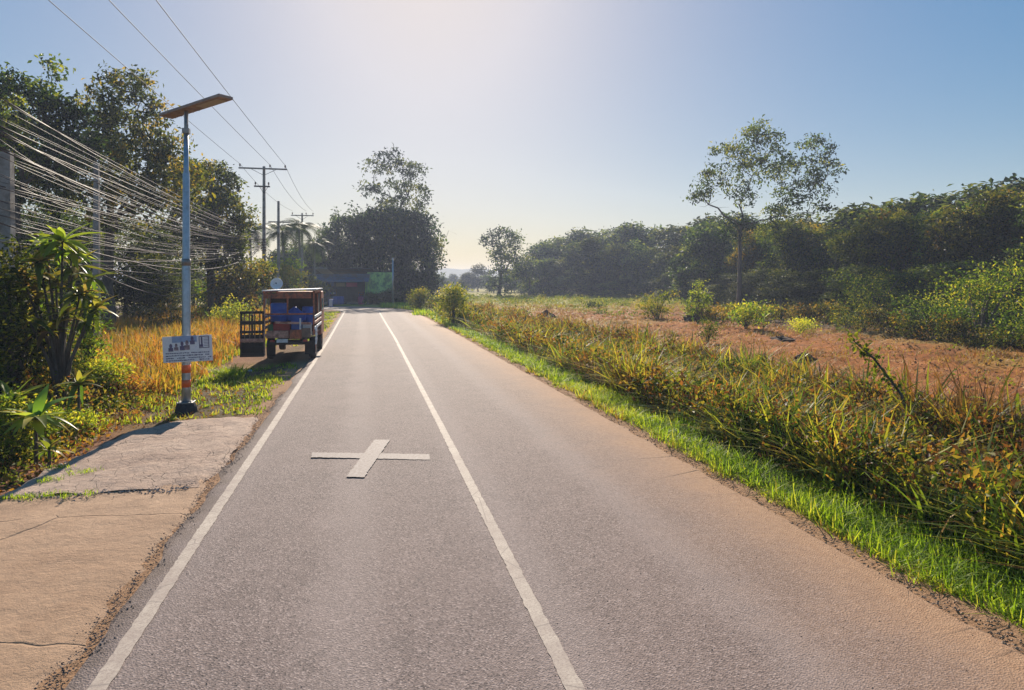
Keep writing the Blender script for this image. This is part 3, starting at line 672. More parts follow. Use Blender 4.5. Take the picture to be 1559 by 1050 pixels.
# tall broad reed blades in clumps
x, y, s = scatter(480, 1.7, 5.9, 4.5, 50, 1.0); keep = N2(x, y, .6) + rng.normal(0, .5, len(x)) > -.1; x, y = x[keep], y[keep]
x, y, ix = clumped(x, y, 16, .13); n = len(x)
grass_obj('tall_reeds', x, y, rng.uniform(.7, 1.6, n), rng.uniform(.025, .055, n), rng.normal(0, .28, n), rng.uniform(.2, 1.3, n), (.36 + .16 * rng.normal(size=n) + rng.choice([0, .35], n, p=[.8, .2])), M['weed'], 'clumps of broad bladed arching reeds among the ditch weeds', 4)
x, y, s = scatter(2400, 1.5, 6.2, 3.5, 60, 1.0); x, y, ix = clumped(x, y, 7, .1); n = len(x)
grass_obj('dead_stalks', x, y, rng.uniform(.3, 1.1, n), .009 * (1 + np.hypot(x, y) / 16), rng.normal(0, .55, n), rng.uniform(-.3, 1.3, n), rng.uniform(.45, 1, n), M['straw'], 'bent brown dead stalks standing among the ditch weeds', 3)
# leafy ground weeds in the ditch
x, y, s = scatter(7000, 1.2, 6.0, 3.5, 60, 1.0); keep = s < 5.3 + .6 * N2(x, y, .5); x, y = x[keep], y[keep]
z = H(x, y) + rng.uniform(.1, .85, len(x)); ix = np.repeat(np.arange(len(x)), 18)
P = np.stack([x, y, z], 1)[ix] + rng.normal(size=(len(ix), 3)) * (.13, .13, .12); tint = np.clip((.52 + .38 * rng.normal(size=len(x)))[ix] + .1 * rng.normal(size=len(ix)), 0, 1)
V, a, b, tt = leaves(P, rng.uniform(.04, .1, len(P)) * (1 + np.hypot(P[:, 0], P[:, 1]) / 40), tint, .2, .55)
tag(link('leafy_weeds', mesh_np('leafy_weeds', V, [a, b], M['weed'], tint=tt)), 'tangle of small leafy weeds and creepers between the reeds in the ditch', kind='stuff')
# field: dry tufts on the earth, more and greener further away
n0 = 11000; x = rng.uniform(8.5, 60, n0); y = (8 ** .4 + rng.uniform(0, 1, n0) * (120 ** .4 - 8 ** .4)) ** 2.5
s = road_s(x, y) - RE; keep = (s > 4.4) & ((N1(x, y, .45) + rng.normal(0, .55, n0) + 1.3 * sstep(48, 75, y) + 1.0 * (1 - sstep(4.5, 7.5, s))) > .62); x, y = x[keep], y[keep]
x, y, ix = clumped(x, y, 13, .2); n = len(x); far = sstep(40, 80, y)
grass_obj('field_grass', x, y, rng.uniform(.06, .26, n) * (1 + 1.0 * far), .006 * (1 + np.hypot(x, y) / 12), rng.normal(0, .7, n), rng.uniform(0, 1.4, n), .7 - .5 * far + .22 * rng.normal(size=n) + .12 * N3(x, y, .15), M['straw'], 'scattered dry tufts on the cleared orange field', 2)
# green scrub patches over the field
n0 = 5200; x = rng.uniform(8, 75, n0); y = (9 ** .5 + rng.uniform(0, 1, n0) * (118 ** .5 - 9 ** .5)) ** 2; s = road_s(x, y) - RE
keep = (s > 4.6) & (N1(x, y, .22) + .5 * N2(x, y, .5) + rng.normal(0, .25, n0) + 1.0 * sstep(48, 85, y) + 1.0 * (1 - sstep(5, 7, s)) > .95); x, y = x[keep], y[keep]; sy = .35 + .65 * sstep(25, 80, y)
z = H(x, y); ix = np.repeat(np.arange(len(x)), 16); P = np.stack([x, y, z], 1)[ix] + rng.normal(size=(len(ix), 3)) * (.3, .3, 0) * sy[ix][:, None]; P[:, 2] += np.abs(rng.normal(size=len(ix))) * .26 * sy[ix]
V, a, b, tt = leaves(P, rng.uniform(.06, .12, len(P)) * (.5 + np.hypot(P[:, 0], P[:, 1]) / 30), np.clip((.42 + .2 * rng.normal(size=len(x)))[ix] + .1 * rng.normal(size=len(ix)), 0, 1), 0, .5)
tag(link('field_scrub', mesh_np('field_scrub', V, [a, b], M['bright'], tint=tt)), 'patches of low yellow green scrub over the cleared field', kind='stuff')
# clods of turned earth
n = 14000; x = rng.uniform(8.8, 40, n); y = (9 ** .5 + rng.uniform(0, 1, n) * (55 ** .5 - 9 ** .5)) ** 2; keep = (road_s(x, y) - RE > 5.2) & (N3(x, y, .35) > .1); x, y = x[keep], y[keep]
EARTH = (x, y)
n0 = 2600; x = rng.uniform(8.5, 40, n0); y = (9 ** .5 + rng.uniform(0, 1, n0) * (75 ** .5 - 9 ** .5)) ** 2; s = road_s(x, y) - RE; keep = (s > 5) & (N2(x, y, .28) + rng.normal(0, .3, n0) > .45); x, y = x[keep], y[keep]; x, y, ix = clumped(x, y, 22, .22); n = len(x)
grass_obj('dry_tussocks', x, y, rng.uniform(.1, .42, n), .006 * (1 + np.hypot(x, y) / 12), rng.normal(0, .5, n), rng.uniform(.2, 1.6, n), .5 + .25 * rng.normal(size=n), M['straw'], 'drooping brown tussocks of grass in patches on the cleared field', 3)
# straw and clods lying on the cleared earth
n0 = 14000; x = rng.uniform(8.5, 45, n0); y = (9 ** .4 + rng.uniform(0, 1, n0) * (70 ** .4 - 9 ** .4)) ** 2.5; keep = (road_s(x, y) - RE > 5) & (N2(x, y, .5) > -.2); x, y = x[keep], y[keep]
x, y, ix = clumped(x, y, 5, .2); n = len(x)
grass_obj('straw_litter', x, y, rng.uniform(.05, .16, n), .012 * (1 + np.hypot(x, y) / 22), rng.normal(0, 2.4, n), rng.uniform(-.4, .4, n), .72 + .2 * rng.normal(size=n), M['straw'], 'brown straw and torn stalks littering the cleared earth', 2)
# verge at the far bend
a = rng.uniform(-.35, 1.7, 1500); R = 18 + 3.4 + rng.uniform(0, 5, 1500); x = -17.1 + R * np.cos(a); y = 58 + R * np.sin(a); keep = (y < 77.3) & (x > 1.5); x, y = x[keep], y[keep]; x, y, ix = clumped(x, y, 8, .15); n = len(x)
grass_obj('bend_grass', x, y, rng.uniform(.2, .6, n), np.full(n, .06), rng.normal(0, .3, n), rng.uniform(0, .8, n), .35 + .2 * rng.normal(size=n), M['verge'], 'rough grass round the outside of the far bend', 2)

# left side: low grass about the lamp post
x, y, s = scatter(5200, .15, 9, 11.5, 60, 1.0, side=-1); nn_ = N2(x, y, .5)
keep = ((y > 13.6) | (s > 2.8)) & (nn_ + rng.normal(0, .5, len(x)) > -.35) & ~((s < 2.6) & (y > 21.5) & (y < 28)); x, y, s = x[keep], y[keep], s[keep]
x, y, ix = clumped(x, y, 13, .08); n = len(x); ss = LE - road_s(x, y); keep = ss > .1; x, y, ss = x[keep], y[keep], ss[keep]; n = len(x); dd = np.hypot(x, y)
grass_obj('roadside_grass', x, y, rng.uniform(.05, .17, n) * (1 + .9 * sstep(1.5, 4, ss)), .012 * (1 + dd / 18), rng.normal(0, .3, n), rng.uniform(0, 1, n), .42 + .22 * N1(x, y, .7) + .2 * rng.normal(size=n), M['verge'], 'patchy yellow green grass about the lamp post left of the road', 3)
# tall dry grass behind the lamp post
x, y, s = scatter(4200, 2.6, 12, 17, 60, 1.0, side=-1); keep = (N1(x, y, .3) + rng.normal(0, .5, len(x)) > -.6); x, y, s = x[keep], y[keep], s[keep]
hb = .5 + .5 * sstep(2.6, 5.5, s); x, y, ix = clumped(x, y, 14, .14); n = len(x); hb = hb[ix]
grass_obj('tall_dry_grass', x, y, rng.uniform(.5, 1.15, n) * hb * 1.15, .016 * (1 + np.hypot(x, y) / 20), rng.normal(0, .2, n), rng.uniform(.1, .8, n), .42 + .17 * N2(x, y, .4) + .2 * rng.normal(size=n), M['dry'], 'tall orange and yellow dry grass between the lamp post and the left wood', 3)
# low leafy weeds and litter by the driveway edge
x = rng.uniform(-9, -4.3, 1100); y = rng.uniform(8.2, 17, 1100); keep = x < -4.45 - .15 * rng.normal(size=1100); x, y = x[keep], y[keep]
z = H(x, y) + rng.uniform(.03, .75, len(x)) * sstep(4.5, 6.0, -x); ix = np.repeat(np.arange(len(x)), 17)
P = np.stack([x, y, z], 1)[ix] + rng.normal(size=(len(ix), 3)) * (.14, .14, .1); P[:, 2] = np.maximum(P[:, 2], -.3); P = P[P[:, 0] < -4.28]
tint = np.clip(.55 + .3 * N3(P[:, 0], P[:, 1], 1.2) + .22 * rng.normal(size=len(P)), 0, 1)
V, a, b, tt = leaves(P, rng.uniform(.05, .12, len(P)), tint, .1, .55)
tag(link('edge_weeds', mesh_np('edge_weeds', V, [a, b], M['weed'], tint=tt)), 'tangled leafy weeds along the far side of the driveway', kind='stuff')
x = rng.uniform(-7, -2.3, 2600); y = rng.uniform(8.5, 18, 2600); keep = ((x < -4.25) | (y > 13.2)); x, y = x[keep], y[keep]
P = np.stack([x, y, H(x, y) + .02], 1); V, a, b, tt = leaves(P, rng.uniform(.04, .1, len(P)), np.clip(.85 + .15 * rng.normal(size=len(P)), 0, 1), 0, .6)
tag(link('fallen_leaves', mesh_np('fallen_leaves', V, [a, b], M['weed'], tint=tt)), 'brown fallen leaves on the ground round the lamp post', kind='stuff')
# tufts growing in the driveway joint
x = np.concatenate([rng.normal(cx_, .12, 16) for cx_ in (-4.0, -3.75, -3.9, -3.6, -3.3, -4.1)]); y = np.concatenate([rng.normal(cy_, .06, 16) for cy_ in (8.72, 8.75, 9.4, 9.7, 8.68, 10.0)])
x, y, ix = clumped(x, y, 7, .03); n = len(x); x = np.maximum(x, -4.4)
P = np.stack([x, y, np.full(n, .02)], 1); V, Q, T3, tt = blades(P, rng.uniform(.02, .07, n), np.full(n, .008), rng.uniform(0, 6.28, n), rng.normal(0, .6, n), rng.uniform(0, 1, n), rng.uniform(.1, .6, n), 2)
tag(link('joint_grass', mesh_np('joint_grass', V, [Q, T3], M['verge'], tint=tt)), 'small grass tufts growing in the joint across the driveway', kind='stuff')
# crumbled stones on asphalt edge and joint
def pebbles(name, X, Y, Z, R, mat, label):
    n = len(X); o8 = np.array([(1, 0, 0), (-1, 0, 0), (0, 1, 0), (0, -1, 0), (0, 0, 1), (0, 0, -1)], float)
    fc = np.array([(0, 2, 4), (2, 1, 4), (1, 3, 4), (3, 0, 4), (2, 0, 5), (1, 2, 5), (3, 1, 5), (0, 3, 5)])
    V = np.stack([X, Y, Z], 1)[:, None, :] + o8[None] * R[:, None, None] * rng.uniform(.5, 1.3, (n, 6, 1)) * (1, 1, .6)
    a = rng.uniform(0, 6.28, n)
    return tag(link(name, mesh_np(name, V.reshape(-1, 3), (np.arange(n)[:, None, None] * 6 + fc[None]).reshape(-1, 3), mat)), label, kind='stuff')
n = 2600; y = 3 + 13 * rng.uniform(0, 1, n) ** 1.3; x = np.array([edge_right(v) for v in y]) + rng.normal(0, .045, n) + .02
pebbles('edge_gravel', x, y, np.full(n, .008), rng.uniform(.003, .011, n), solid('edge_stone', (.13, .1, .09), .9, 0, .6, 30), 'crumbled dark gravel where the asphalt meets the driveway')
n = 420; x = rng.uniform(-4.2, -2.1, n); y = np.full(n, 8.74) + rng.normal(0, .09, n) + .05 * np.sin(x * 6)
pebbles('joint_gravel', x, y, np.full(n, .02), rng.uniform(.004, .02, n), solid('joint_stone', (.28, .23, .2), .9, 0, .5, 30), 'loose stones along the joint across the driveway')
n = 900; yy_ = 3.5 + 22 * rng.uniform(0, 1, n) ** 1.5; x = rng.uniform(-1.8, 4.3, n); pebbles('road_grit', x, yy_, .03 * (1 - ((x - 1.2) / 3.2) ** 2) + .002, rng.uniform(.002, .007, n), solid('grit', (.2, .14, .1), .9, 0, .6, 30), 'fine grit and crumbs scattered over the asphalt')
n = 3000; yy_ = 3 + 40 * rng.uniform(0, 1, n) ** 2; x = np.interp(yy_, RP[:141, 1], RP[:141, 0]) + RE + rng.normal(-.05, .13, n)
pebbles('shoulder_gravel', x, yy_, np.full(n, -.008), rng.uniform(.004, .018, n), solid('sand_stone', (.26, .17, .11), .9, 0, .5, 30), 'small stones and crumbs along the sandy right edge of the road')

x, y = EARTH; pebbles('earth_clods', x, y, H(x, y) + .01, rng.uniform(.02, .09, len(x)) * rng.uniform(.5, 1, len(x)), solid('turned_earth', (.2, .075, .028), .95, 0, .75, 1.5), 'clods of turned reddish earth scattered over the cleared field')
# ------------------------------------------------------------------ shrubs one can point to
def shrub(name, label, cat, base, hgt, wid, leaf, n=90, per=14, size=.14, tcen=.5, group=None, flat=False, spread=None):
    base = np.asarray(base, float); bl = []
    for i in range(7):
        a = random.uniform(0, 6.28); q = random.uniform(.1, .75) * wid * .5; zz = random.uniform(.35, .9) * hgt
        bl.append((base + (q * cos(a), q * sin(a), zz), (wid * .25, wid * .25, hgt * (.1 if flat else .2))))
    bl.append((base + (0, 0, hgt * .3), (wid * .4, wid * .4, hgt * .28)))
    o = thing(name, label, cat, base, 0, group); mb = MB()
    for c, r in bl:
        c = Vector(c) - Vector(base); mb.tube([(random.uniform(-.05, .05), random.uniform(-.05, .05), -.05), c * .5 + Vector((0, 0, .1 * hgt)), c], [.02 * hgt, .014 * hgt, .006 * hgt], 5)
    mb.obj('stems', M['bark'], o)
    link('foliage', crown_mesh('foliage', bl, n, per, size, M[leaf], spread or wid * .09, tcen, .35, .4, .1, org=base), o); return o
def sh(px, py, top, wpx, *a, **k):
    p = gp(px, py); D = F * CH / (py - HY); name, label, leaf = a
    return shrub(name, label, 'shrub', p, (py - top) / F * D, wpx / F * D, leaf, **k)
sh(640, 474, 440, 44, 'roadside_shrub', 'light green feathery bush at the outside of the far bend', 'bright', size=.2, n=120)
sh(690, 492, 436, 62, 'roadside_shrub', 'tall yellow green bush right of the road before the bend', 'bright', size=.16, n=220)
sh(722, 486, 450, 50, 'roadside_shrub', 'dull olive bush right of the tall yellow green roadside bush', 'olive', size=.16, n=120)
sh(668, 476, 446, 30, 'roadside_shrub', 'small dark bush left of the tall yellow green roadside bush', 'mid', size=.16, n=80)
sh(1000, 484, 440, 56, 'field_shrub', 'pale layered shrub at the middle of the field edge', 'bright', size=.2, flat=True)
sh(1062, 490, 432, 44, 'field_shrub', 'green shrub growing from a dark stump in the field', 'mid', size=.17, tcen=.7)
sh(1078, 522, 486, 40, 'field_shrub', 'small round dark green plant alone on the orange earth', 'mid', size=.08, n=70)
sh(1218, 504, 480, 52, 'field_shrub', 'low bright yellow green bush at the foot of the wood', 'bright', size=.1, tcen=.75)
sh(1135, 500, 450, 70, 'field_shrub', 'yellowish grassy bush below the tall forked tree', 'bright', size=.16, tcen=.6)
sh(1330, 488, 405, 120, 'layered_shrub', 'wide light green layered shrub in front of the dark wood', 'bright', size=.15, n=260, flat=True, tcen=.35)
sh(1490, 520, 402, 150, 'layered_shrub', 'tall olive green layered shrub near the right edge of the view', 'bright', size=.13, n=330, flat=True, tcen=.22)
sh(1400, 512, 440, 90, 'layered_shrub', 'green shrub between the two large layered shrubs', 'mid', size=.12, n=160, tcen=.5)
sh(1585, 540, 430, 120, 'layered_shrub', 'dark green shrub cut by the right edge of the view', 'mid', size=.12, n=180)
sh(905, 468, 458, 34, 'field_shrub', 'low dark clump on the far green part of the field', 'mid', size=.2, n=40)
for i, px in enumerate(range(1290, 1600, 26)):
    py = float(np.interp(px, [1280, 1400, 1559, 1600], [500, 514, 534, 540]))
    sh(px, py, py - random.uniform(26, 46), 58, 'foot_shrub', 'low brownish shrub on the cleared earth\'s edge, ' + nth(i + 1) + ' from the left', 'olive', size=.11, n=80, tcen=.35, group='brownish shrubs along the edge of the cleared earth')
for i, px in enumerate(range(1090, 1290, 24)):
    sh(px, random.uniform(484, 492), random.uniform(455, 468), 50, 'foot_shrub', 'low reddish shrub below the tall forked tree, ' + nth(i + 1) + ' from the left', 'olive', size=.17, n=60, tcen=.65, group='reddish shrubs below the tall forked tree')

# grass tuft near the truck, left side shrubs
b_ = gp(350, 572); n = 260; V, Q, T3, tt = blades(np.stack([rng.normal(0, .13, n), rng.normal(0, .13, n), np.full(n, -.02)], 1), rng.uniform(.25, .6, n), np.full(n, .022), rng.uniform(0, 6.28, n), rng.uniform(.1, .5, n), rng.uniform(.1, .9, n), rng.uniform(.2, .55, n), 3)
tag(link('grass_clump', mesh_np('grass_clump', V, [Q, T3], M['verge'], tint=tt), None, b_), 'bright green grass tuft between the lamp post and the truck', 'grass tuft')
def near_shrub(px, D, top, wpx, leaf, label, n, size, tcen=.5, per=16):
    p = gp(px, 0, D); h = CH + (HY - top) / F * D - p[2]
    return shrub('leafy_shrub', label, 'shrub', p, h, wpx / F * D, leaf, n=n, per=per, size=size, tcen=tcen)
near_shrub(20, 13.6, 372, 150, 'mid', 'large dark green bush filling the left edge of the view', 330, .12, .4, 20)
near_shrub(-40, 12.2, 390, 120, 'mid', 'dark bush beyond the left edge of the view', 200, .12, .4)
near_shrub(60, 15.5, 392, 110, 'mid', 'brownish green bush behind the long leaved plant', 220, .11, .4)
near_shrub(140, 14.6, 520, 105, 'bright', 'yellow green leafy shrub left of the lamp post', 260, .085, .55)
near_shrub(135, 15.5, 430, 60, 'bright', 'slim yellow green bush right of the long leaved plant', 130, .1, .45)
near_shrub(25, 10.2, 600, 90, 'bright', 'low leafy shrub at the left end of the driveway edge', 160, .07, .45)
near_shrub(95, 11.8, 610, 90, 'bright', 'low yellowish shrub by the middle of the driveway edge', 150, .07, .6)
near_shrub(190, 15.0, 575, 80, 'dry', 'low orange brown weeds clump left of the lamp post foot', 130, .07, .7)
near_shrub(345, 34, 462, 90, 'bright', 'yellow green shrub behind the tall dry grass', 120, .14, .5)
near_shrub(262, 30, 462, 70, 'olive', 'thin shrub rising from the dry grass left of the lamp post', 80, .12, .6)

# long leaved plants: each leaf its own part
def longleaf(L, w, bend):
    V = []; Q = []; n = 6
    for i in range(n + 1):
        t = i / n; c = np.array((L * t, 0, L * (.15 * t - bend * t * t))); ww = w * sin(pi * min(1, .06 + .94 * t) ** .8) * .5 + .003
        V += [c + (0, ww, ww * .35), c, c + (0, -ww, ww * .35)]
    for i in range(n):
        for k in (0, 1): b = i * 3 + k; Q.append((b, b + 1, b + 4, b + 3))
    return V, Q
def leafset(mat):
    out = []
    for L, w, b, t in ((.55, .13, .35, .55), (.5, .12, .6, .35), (.45, .11, .2, .75), (.5, .1, .95, .15), (.45, .12, .7, .95)):
        V, Q = longleaf(L, w, b); out.append(mesh_np('leaf', V, np.array(Q), mat, tint=np.full(len(V), t), smooth=True))
    return out
LS = leafset(M['broad']); LS2 = leafset(leafmat('glossy_leaves', [(.06, .12, .015), (.16, .24, .03), (.3, .38, .05), (.46, .36, .12)], .5, .4))
def rosette(o, c, n, sc, pitch0=-.9, pitch1=.7, ls=LS, seed=0, pick=None):
    r = random.Random(seed)
    for i in range(n):
        link('leaf', ls[(pick or r.choice)([0, 1, 2, 3, 4]) if pick is None else r.choice(pick)], o, c, (r.uniform(-.3, .3), r.uniform(pitch0, pitch1), i * 2.4 + r.uniform(-.3, .3)), sc * r.uniform(.75, 1.2))
base = gp(92, 0, 13.6)
o = thing('long_leaved_plant', 'tall plant with drooping rosettes of long leaves below the cables', 'plant', base); mb = MB()
tips = [(95, 368, 24, 1.25, 1, LS2), (60, 400, 18, 1.05, 2, LS), (112, 408, 18, 1.1, 3, LS), (85, 432, 16, 1.05, 4, LS), (122, 448, 16, 1.0, 5, LS), (55, 455, 14, 1.0, 6, LS), (100, 478, 16, 1.0, 7, LS), (130, 492, 12, .9, 8, LS), (75, 505, 12, .95, 9, LS), (35, 425, 16, 1.05, 10, LS), (140, 425, 14, 1.0, 11, LS), (110, 385, 16, 1.1, 12, LS2), (70, 375, 16, 1.1, 13, LS2), (145, 470, 14, .95, 14, LS), (45, 490, 14, 1.0, 15, LS)]
for px, py, n, sc, sd, ls in tips:
    c = PD(px, py, 13.6 + random.uniform(-.3, .3)) - base; mb.tube([(0, 0, -.1), (c[0] * .3, c[1] * .3, c[2] * .5), c], [.045, .035, .018], 6)
    rosette(o, c, n, sc, -1.0, .55, ls, sd, [0, 1, 2] if ls is LS2 else None)
mb.obj('stem', M['bark'], o, True)
def ti(label, px, D, py, n, sc, ls, seed):
    n = int(n * 1.7); py += 26; sc *= 1.15; b = gp(px, 0, D); o = thing('broadleaf_plant', label, 'plant', b); c = PD(px, py, D) - b
    MB().tube([(0, 0, -.05), (c[0] * .5, c[1] * .5, c[2] * .55), c], [.03, .025, .018], 6).obj('stem', M['bark'], o, True); rosette(o, c, n, sc, -1.2, .3, ls, seed)
ti('low plant with broad bright upright leaves at the left edge of the view', 18, 10.4, 588, 14, .85, LS2, 11)
ti('low plant with arching pale leaves hanging towards the driveway', 55, 10.0, 612, 16, .95, LS2, 12)
ti('broad leaved seedling at the far side of the driveway corner', 75, 9.4, 660, 9, .55, LS, 13)
ti('small green broadleaf plant right of the arching pale one', 120, 12.0, 560, 10, .7, LS, 14)

# vine covered stalk leaning over the ditch
a = PD(1400, 640, 11.4); a[2] = gz(a); b_ = PD(1292, 512, 12.2); mid1 = PD(1372, 600, 11.6); mid2 = PD(1330, 545, 11.9)
o = thing('vine_covered_stalk', 'leaning stalk wrapped in green vine standing above the ditch weeds', 'plant', a)
pts = [a, mid1, mid2, b_]; MB().tube([p - a for p in pts], [.03, .025, .02, .008], 6).obj('stalk', M['bark'], o)
A = []
for i in range(3):
    for t in np.linspace(0, 1, 90): A.append(pts[i] + (pts[i + 1] - pts[i]) * t - a + rng.normal(size=3) * (.07, .07, .09))
A = np.array(A); V, q1, q2, tt = leaves(A, rng.uniform(.06, .13, len(A)), rng.uniform(.1, .7, len(A)), .5, .6); link('vine', mesh_np('vine', V, [q1, q2], M['bright'], tint=tt), o)
def stem_weed(px, py, D, label, n=9, dry=False, rh=.5):
    p = gp(px, 0, D); top = PD(px, py, D); o = thing('tall_weed', label, 'weed', p); t = top - p
    MB().tube([(0, 0, -.05), t * .5 + (.02, 0, 0), t], [.013, .01, .005], 5).obj('stem', M['bark'], o)
    for i in range(n):
        f = .25 + .75 * i / n; link('leaf', LS2[i % 3] if not dry else LS2[4], o, t * f, (0, random.uniform(-.9, -.1), i * 2.4), rh * random.uniform(.7, 1.1))
stem_weed(1500, 600, 10.5, 'tall weed with long yellow leaves near the right edge of the view', 10)
stem_weed(1180, 560, 15, 'tall leafy weed standing out of the ditch growth below the dark earth clod', 9)
stem_weed(1225, 535, 16, 'slim dark seed-headed weed on the field side of the ditch', 6)
stem_weed(1162, 478, 34, 'bright yellow green stalk plant on the far field below the forked tree', 8, False, 1.2)

# earth mounds and stump on the field
M['clod'] = solid('dug_earth', (.09, .05, .03), .95, 0, .5, 8, .05)
def mound(px, py, w, h, label, seed):
    p = gp(px, py); D = F * CH / (py - HY); w = w / F * D; h = h / F * D; r = np.random.default_rng(seed); V = []; n = 16; m = 6
    for j in range(m + 1):
        for i in range(n):
            a = 2 * pi * i / n; q = w / 2 * (1 - j / m) * (1 + .25 * r.normal()) if j < m else 0; V.append((q * cos(a), q * sin(a) * .7, h * (1 - (1 - j / m) ** 2) * (1 + .15 * r.normal()) - .05 * (j == 0)))
    Fc = [(j * n + i, j * n + (i + 1) % n, (j + 1) * n + (i + 1) % n, (j + 1) * n + i) for j in range(m) for i in range(n)]
    o = MB().add(V, Fc).obj('earth_mound', M['clod']); o.location = p; tag(o, label, 'mound')
mound(832, 482, 34, 10, 'dark dug earth mound at the middle of the field', 1)
mound(1225, 548, 40, 12, 'dark clod of earth on the ditch side of the cleared field', 2)
mound(1060, 487, 36, 14, 'dark earth heap at the foot of the stump shrub', 3)
mound(795, 476, 26, 6, 'low reddish earth heap left of the dark mound', 4)
mound(1190, 516, 46, 5, 'flat turned earth ridge on the cleared field', 5)
# pale stones along the left verge
M['stone'] = solid('pale_stone', (.45, .42, .4), .9, 0, .3, 8, .01)
def rock(px, py, w, label, group=None):
    p = gp(px, py); D = F * CH / (py - HY); w = w / F * D; V = []; n = 8; m = 4
    for j in range(m + 1):
        for i in range(n):
            a = 2 * pi * i / n; q = w / 2 * cos(j / m * pi / 2) * random.uniform(.8, 1.15); V.append((q * cos(a), q * sin(a) * .7, w * .35 * sin(j / m * pi / 2) * random.uniform(.85, 1.1) - .01))
    o = MB().add(V, [(j * n + i, j * n + (i + 1) % n, (j + 1) * n + (i + 1) % n, (j + 1) * n + i) for j in range(m) for i in range(n)]).obj('stone', M['stone']); o.location = p; tag(o, label, 'stone', group)
rock(476, 537, 11, 'pale broken slab by the road edge in front of the truck')
rock(381, 558, 9, 'pale stone in the grass left of the truck\'s shadow')
rock(320, 580, 7, 'small pale stone right of the lamp post foot')
for px, py, w in [(92, 693, 9), (80, 707, 7), (70, 716, 6), (100, 690, 5)]: rock(px, py, w, 'small whitish stone at the far driveway edge', 'whitish stones at the driveway edge')

# ------------------------------------------------------------------ solar lamp post with notice board
M['galv'] = solid('galvanised_steel', (.42, .44, .48), .38, .75, .15, 10, dirt=(.28, .26, .25), dscale=3, dmin=.58)
M['galvd'] = solid('weathered_steel', (.3, .29, .28), .5, .5, .2, 10, dirt=(.2, .16, .13), dscale=4, dmin=.55)
M['orange'] = solid('orange_reflective_tape', (.85, .13, .02), .35, 0, .08, 20)
M['blackc'] = solid('dark_footing', (.035, .033, .035), .9, 0, .4, 12, .01)
M['panel'] = solid('panel_back', (.27, .19, .15), .6, .1, .12, 6, dirt=(.36, .25, .2), dscale=3)
M['cell'] = solid('solar_cell', (.015, .02, .05), .2, .1, .1, 6)
M['lens'] = solid('lamp_lens', (.4, .33, .27), .4, 0, .1, 60)
b0 = gp(283.5, 617); DL = F * CH / (617 - HY)
lamp = thing('solar_street_lamp', 'grey solar street lamp post with orange bands left of the road', 'street lamp', b0)
MB().tube([(0, 0, .12), (0, 0, .5), (0, 0, 3.05), (0, 0, 3.08), (0, 0, 4.85), (0, 0, 4.9), (0, 0, 5.72)], [.088, .086, .08, .072, .066, .05, .046], 20).obj('pole', M['galv'], lamp, True)
MB().lathe([(.0, .2), (.17, .19), (.2, .12), (.24, -.1)], n=14).obj('footing', M['blackc'], lamp)
MB().box((0, 0, .205), (.3, .3, .02)).obj('base_plate', M['galvd'], lamp, bevel=.004)
for k in range(4): MB().tube([((k % 2 - .5) * .22, (k // 2 - .5) * .22, .2), ((k % 2 - .5) * .22, (k // 2 - .5) * .22, .25)], .012, 6).obj('bolt', M['galvd'], lamp)
def zpy(py): return CH - (py - HY) / F * DL - b0[2]
for a, c in ((555, 567), (577.5, 589)):
    z0, z1 = zpy(c), zpy(a); MB().lathe([(.0885, z0), (.0895, z0), (.0885, z1), (.08, z1)], n=24).obj('reflective_band', M['orange'], lamp, True)
MB().tube([(0, 0, 2.98), (0, 0, 3.12)], .088, 20).obj('collar', M['galvd'], lamp, True)
head_l = PD(252, 177, DL + .62); head_r = PD(344.5, 147, DL - .58); c0 = Vector((head_l + head_r) / 2) - Vector(b0); dv = Vector(head_r - head_l); L = dv.length
xax = dv.normalized(); yax = Vector((0, 0, 1)).cross(xax).normalized(); yax = (yax + Vector((0, 0, -.0))).normalized(); zax = xax.cross(yax).normalized(); yax = zax.cross(xax)
R3 = Matrix((xax, yax, zax)).transposed().to_4x4()
hd = MB().box((0, 0, 0), (L, .3, .06)).obj('lamp_head', M['panel'], lamp, bevel=.01); hd.matrix_local = Matrix.Translation(c0) @ R3
MB().box((0, 0, .035), (L - .06, .27, .008)).obj('solar_panel', M['cell'], hd)
MB().box((L * .26, 0, -.036), (L * .34, .2, .014)).obj('lens', M['lens'], hd, bevel=.004)
for k in range(5): MB().box((-L * .42 + k * L * .1, 0, -.037), (.012, .26, .018)).obj('rib', M['panel'], hd)
MB().box((0, 0, 5.72), (.13, .13, .1)).tube([(0, 0, 5.72), (0, 0, 5.85), c0 - xax * L * .14 - zax * .02], .04, 10).obj('head_bracket', M['galvd'], lamp)
# notice board
def board_material():
    m, t, b, o = newmat('faded_notice_print'); v = objc(t)
    t.links.new(ramp(t, nz(t, 9, 5, .6, v), [(.35, (.8, .74, .76)), (.6, (.9, .85, .86)), (.75, (.76, .7, .78))]), b.inputs['Base Color']); b.inputs['Roughness'].default_value = .45; return m
M['board'] = board_material(); M['ink'] = solid('faded_ink', (.16, .12, .2), .6, 0, .5, 25); M['photo'] = solid('faded_photo', (.3, .2, .22), .6, 0, .8, 12); M['skyp'] = solid('faded_blue_print', (.33, .4, .58), .6, 0, .2, 10)
tl = PD(248, 513, DL - .11); tr_ = PD(323, 509, DL - .11); bl_ = PD(248, 552.5, DL - .11)
ex = Vector(tr_ - tl); w_ = ex.length; ex.normalize(); ez = Vector(tl - bl_); h_ = ez.length; ez = (ez - ex * ez.dot(ex)).normalized(); ey = ez.cross(ex)
cc = Vector((tr_ + bl_) / 2)
bd = thing('notice_board', 'white printed notice board tied across the lamp post', 'notice board', cc); bd.matrix_world = Matrix.Translation(cc) @ Matrix((ex, ey, ez)).transposed().to_4x4()
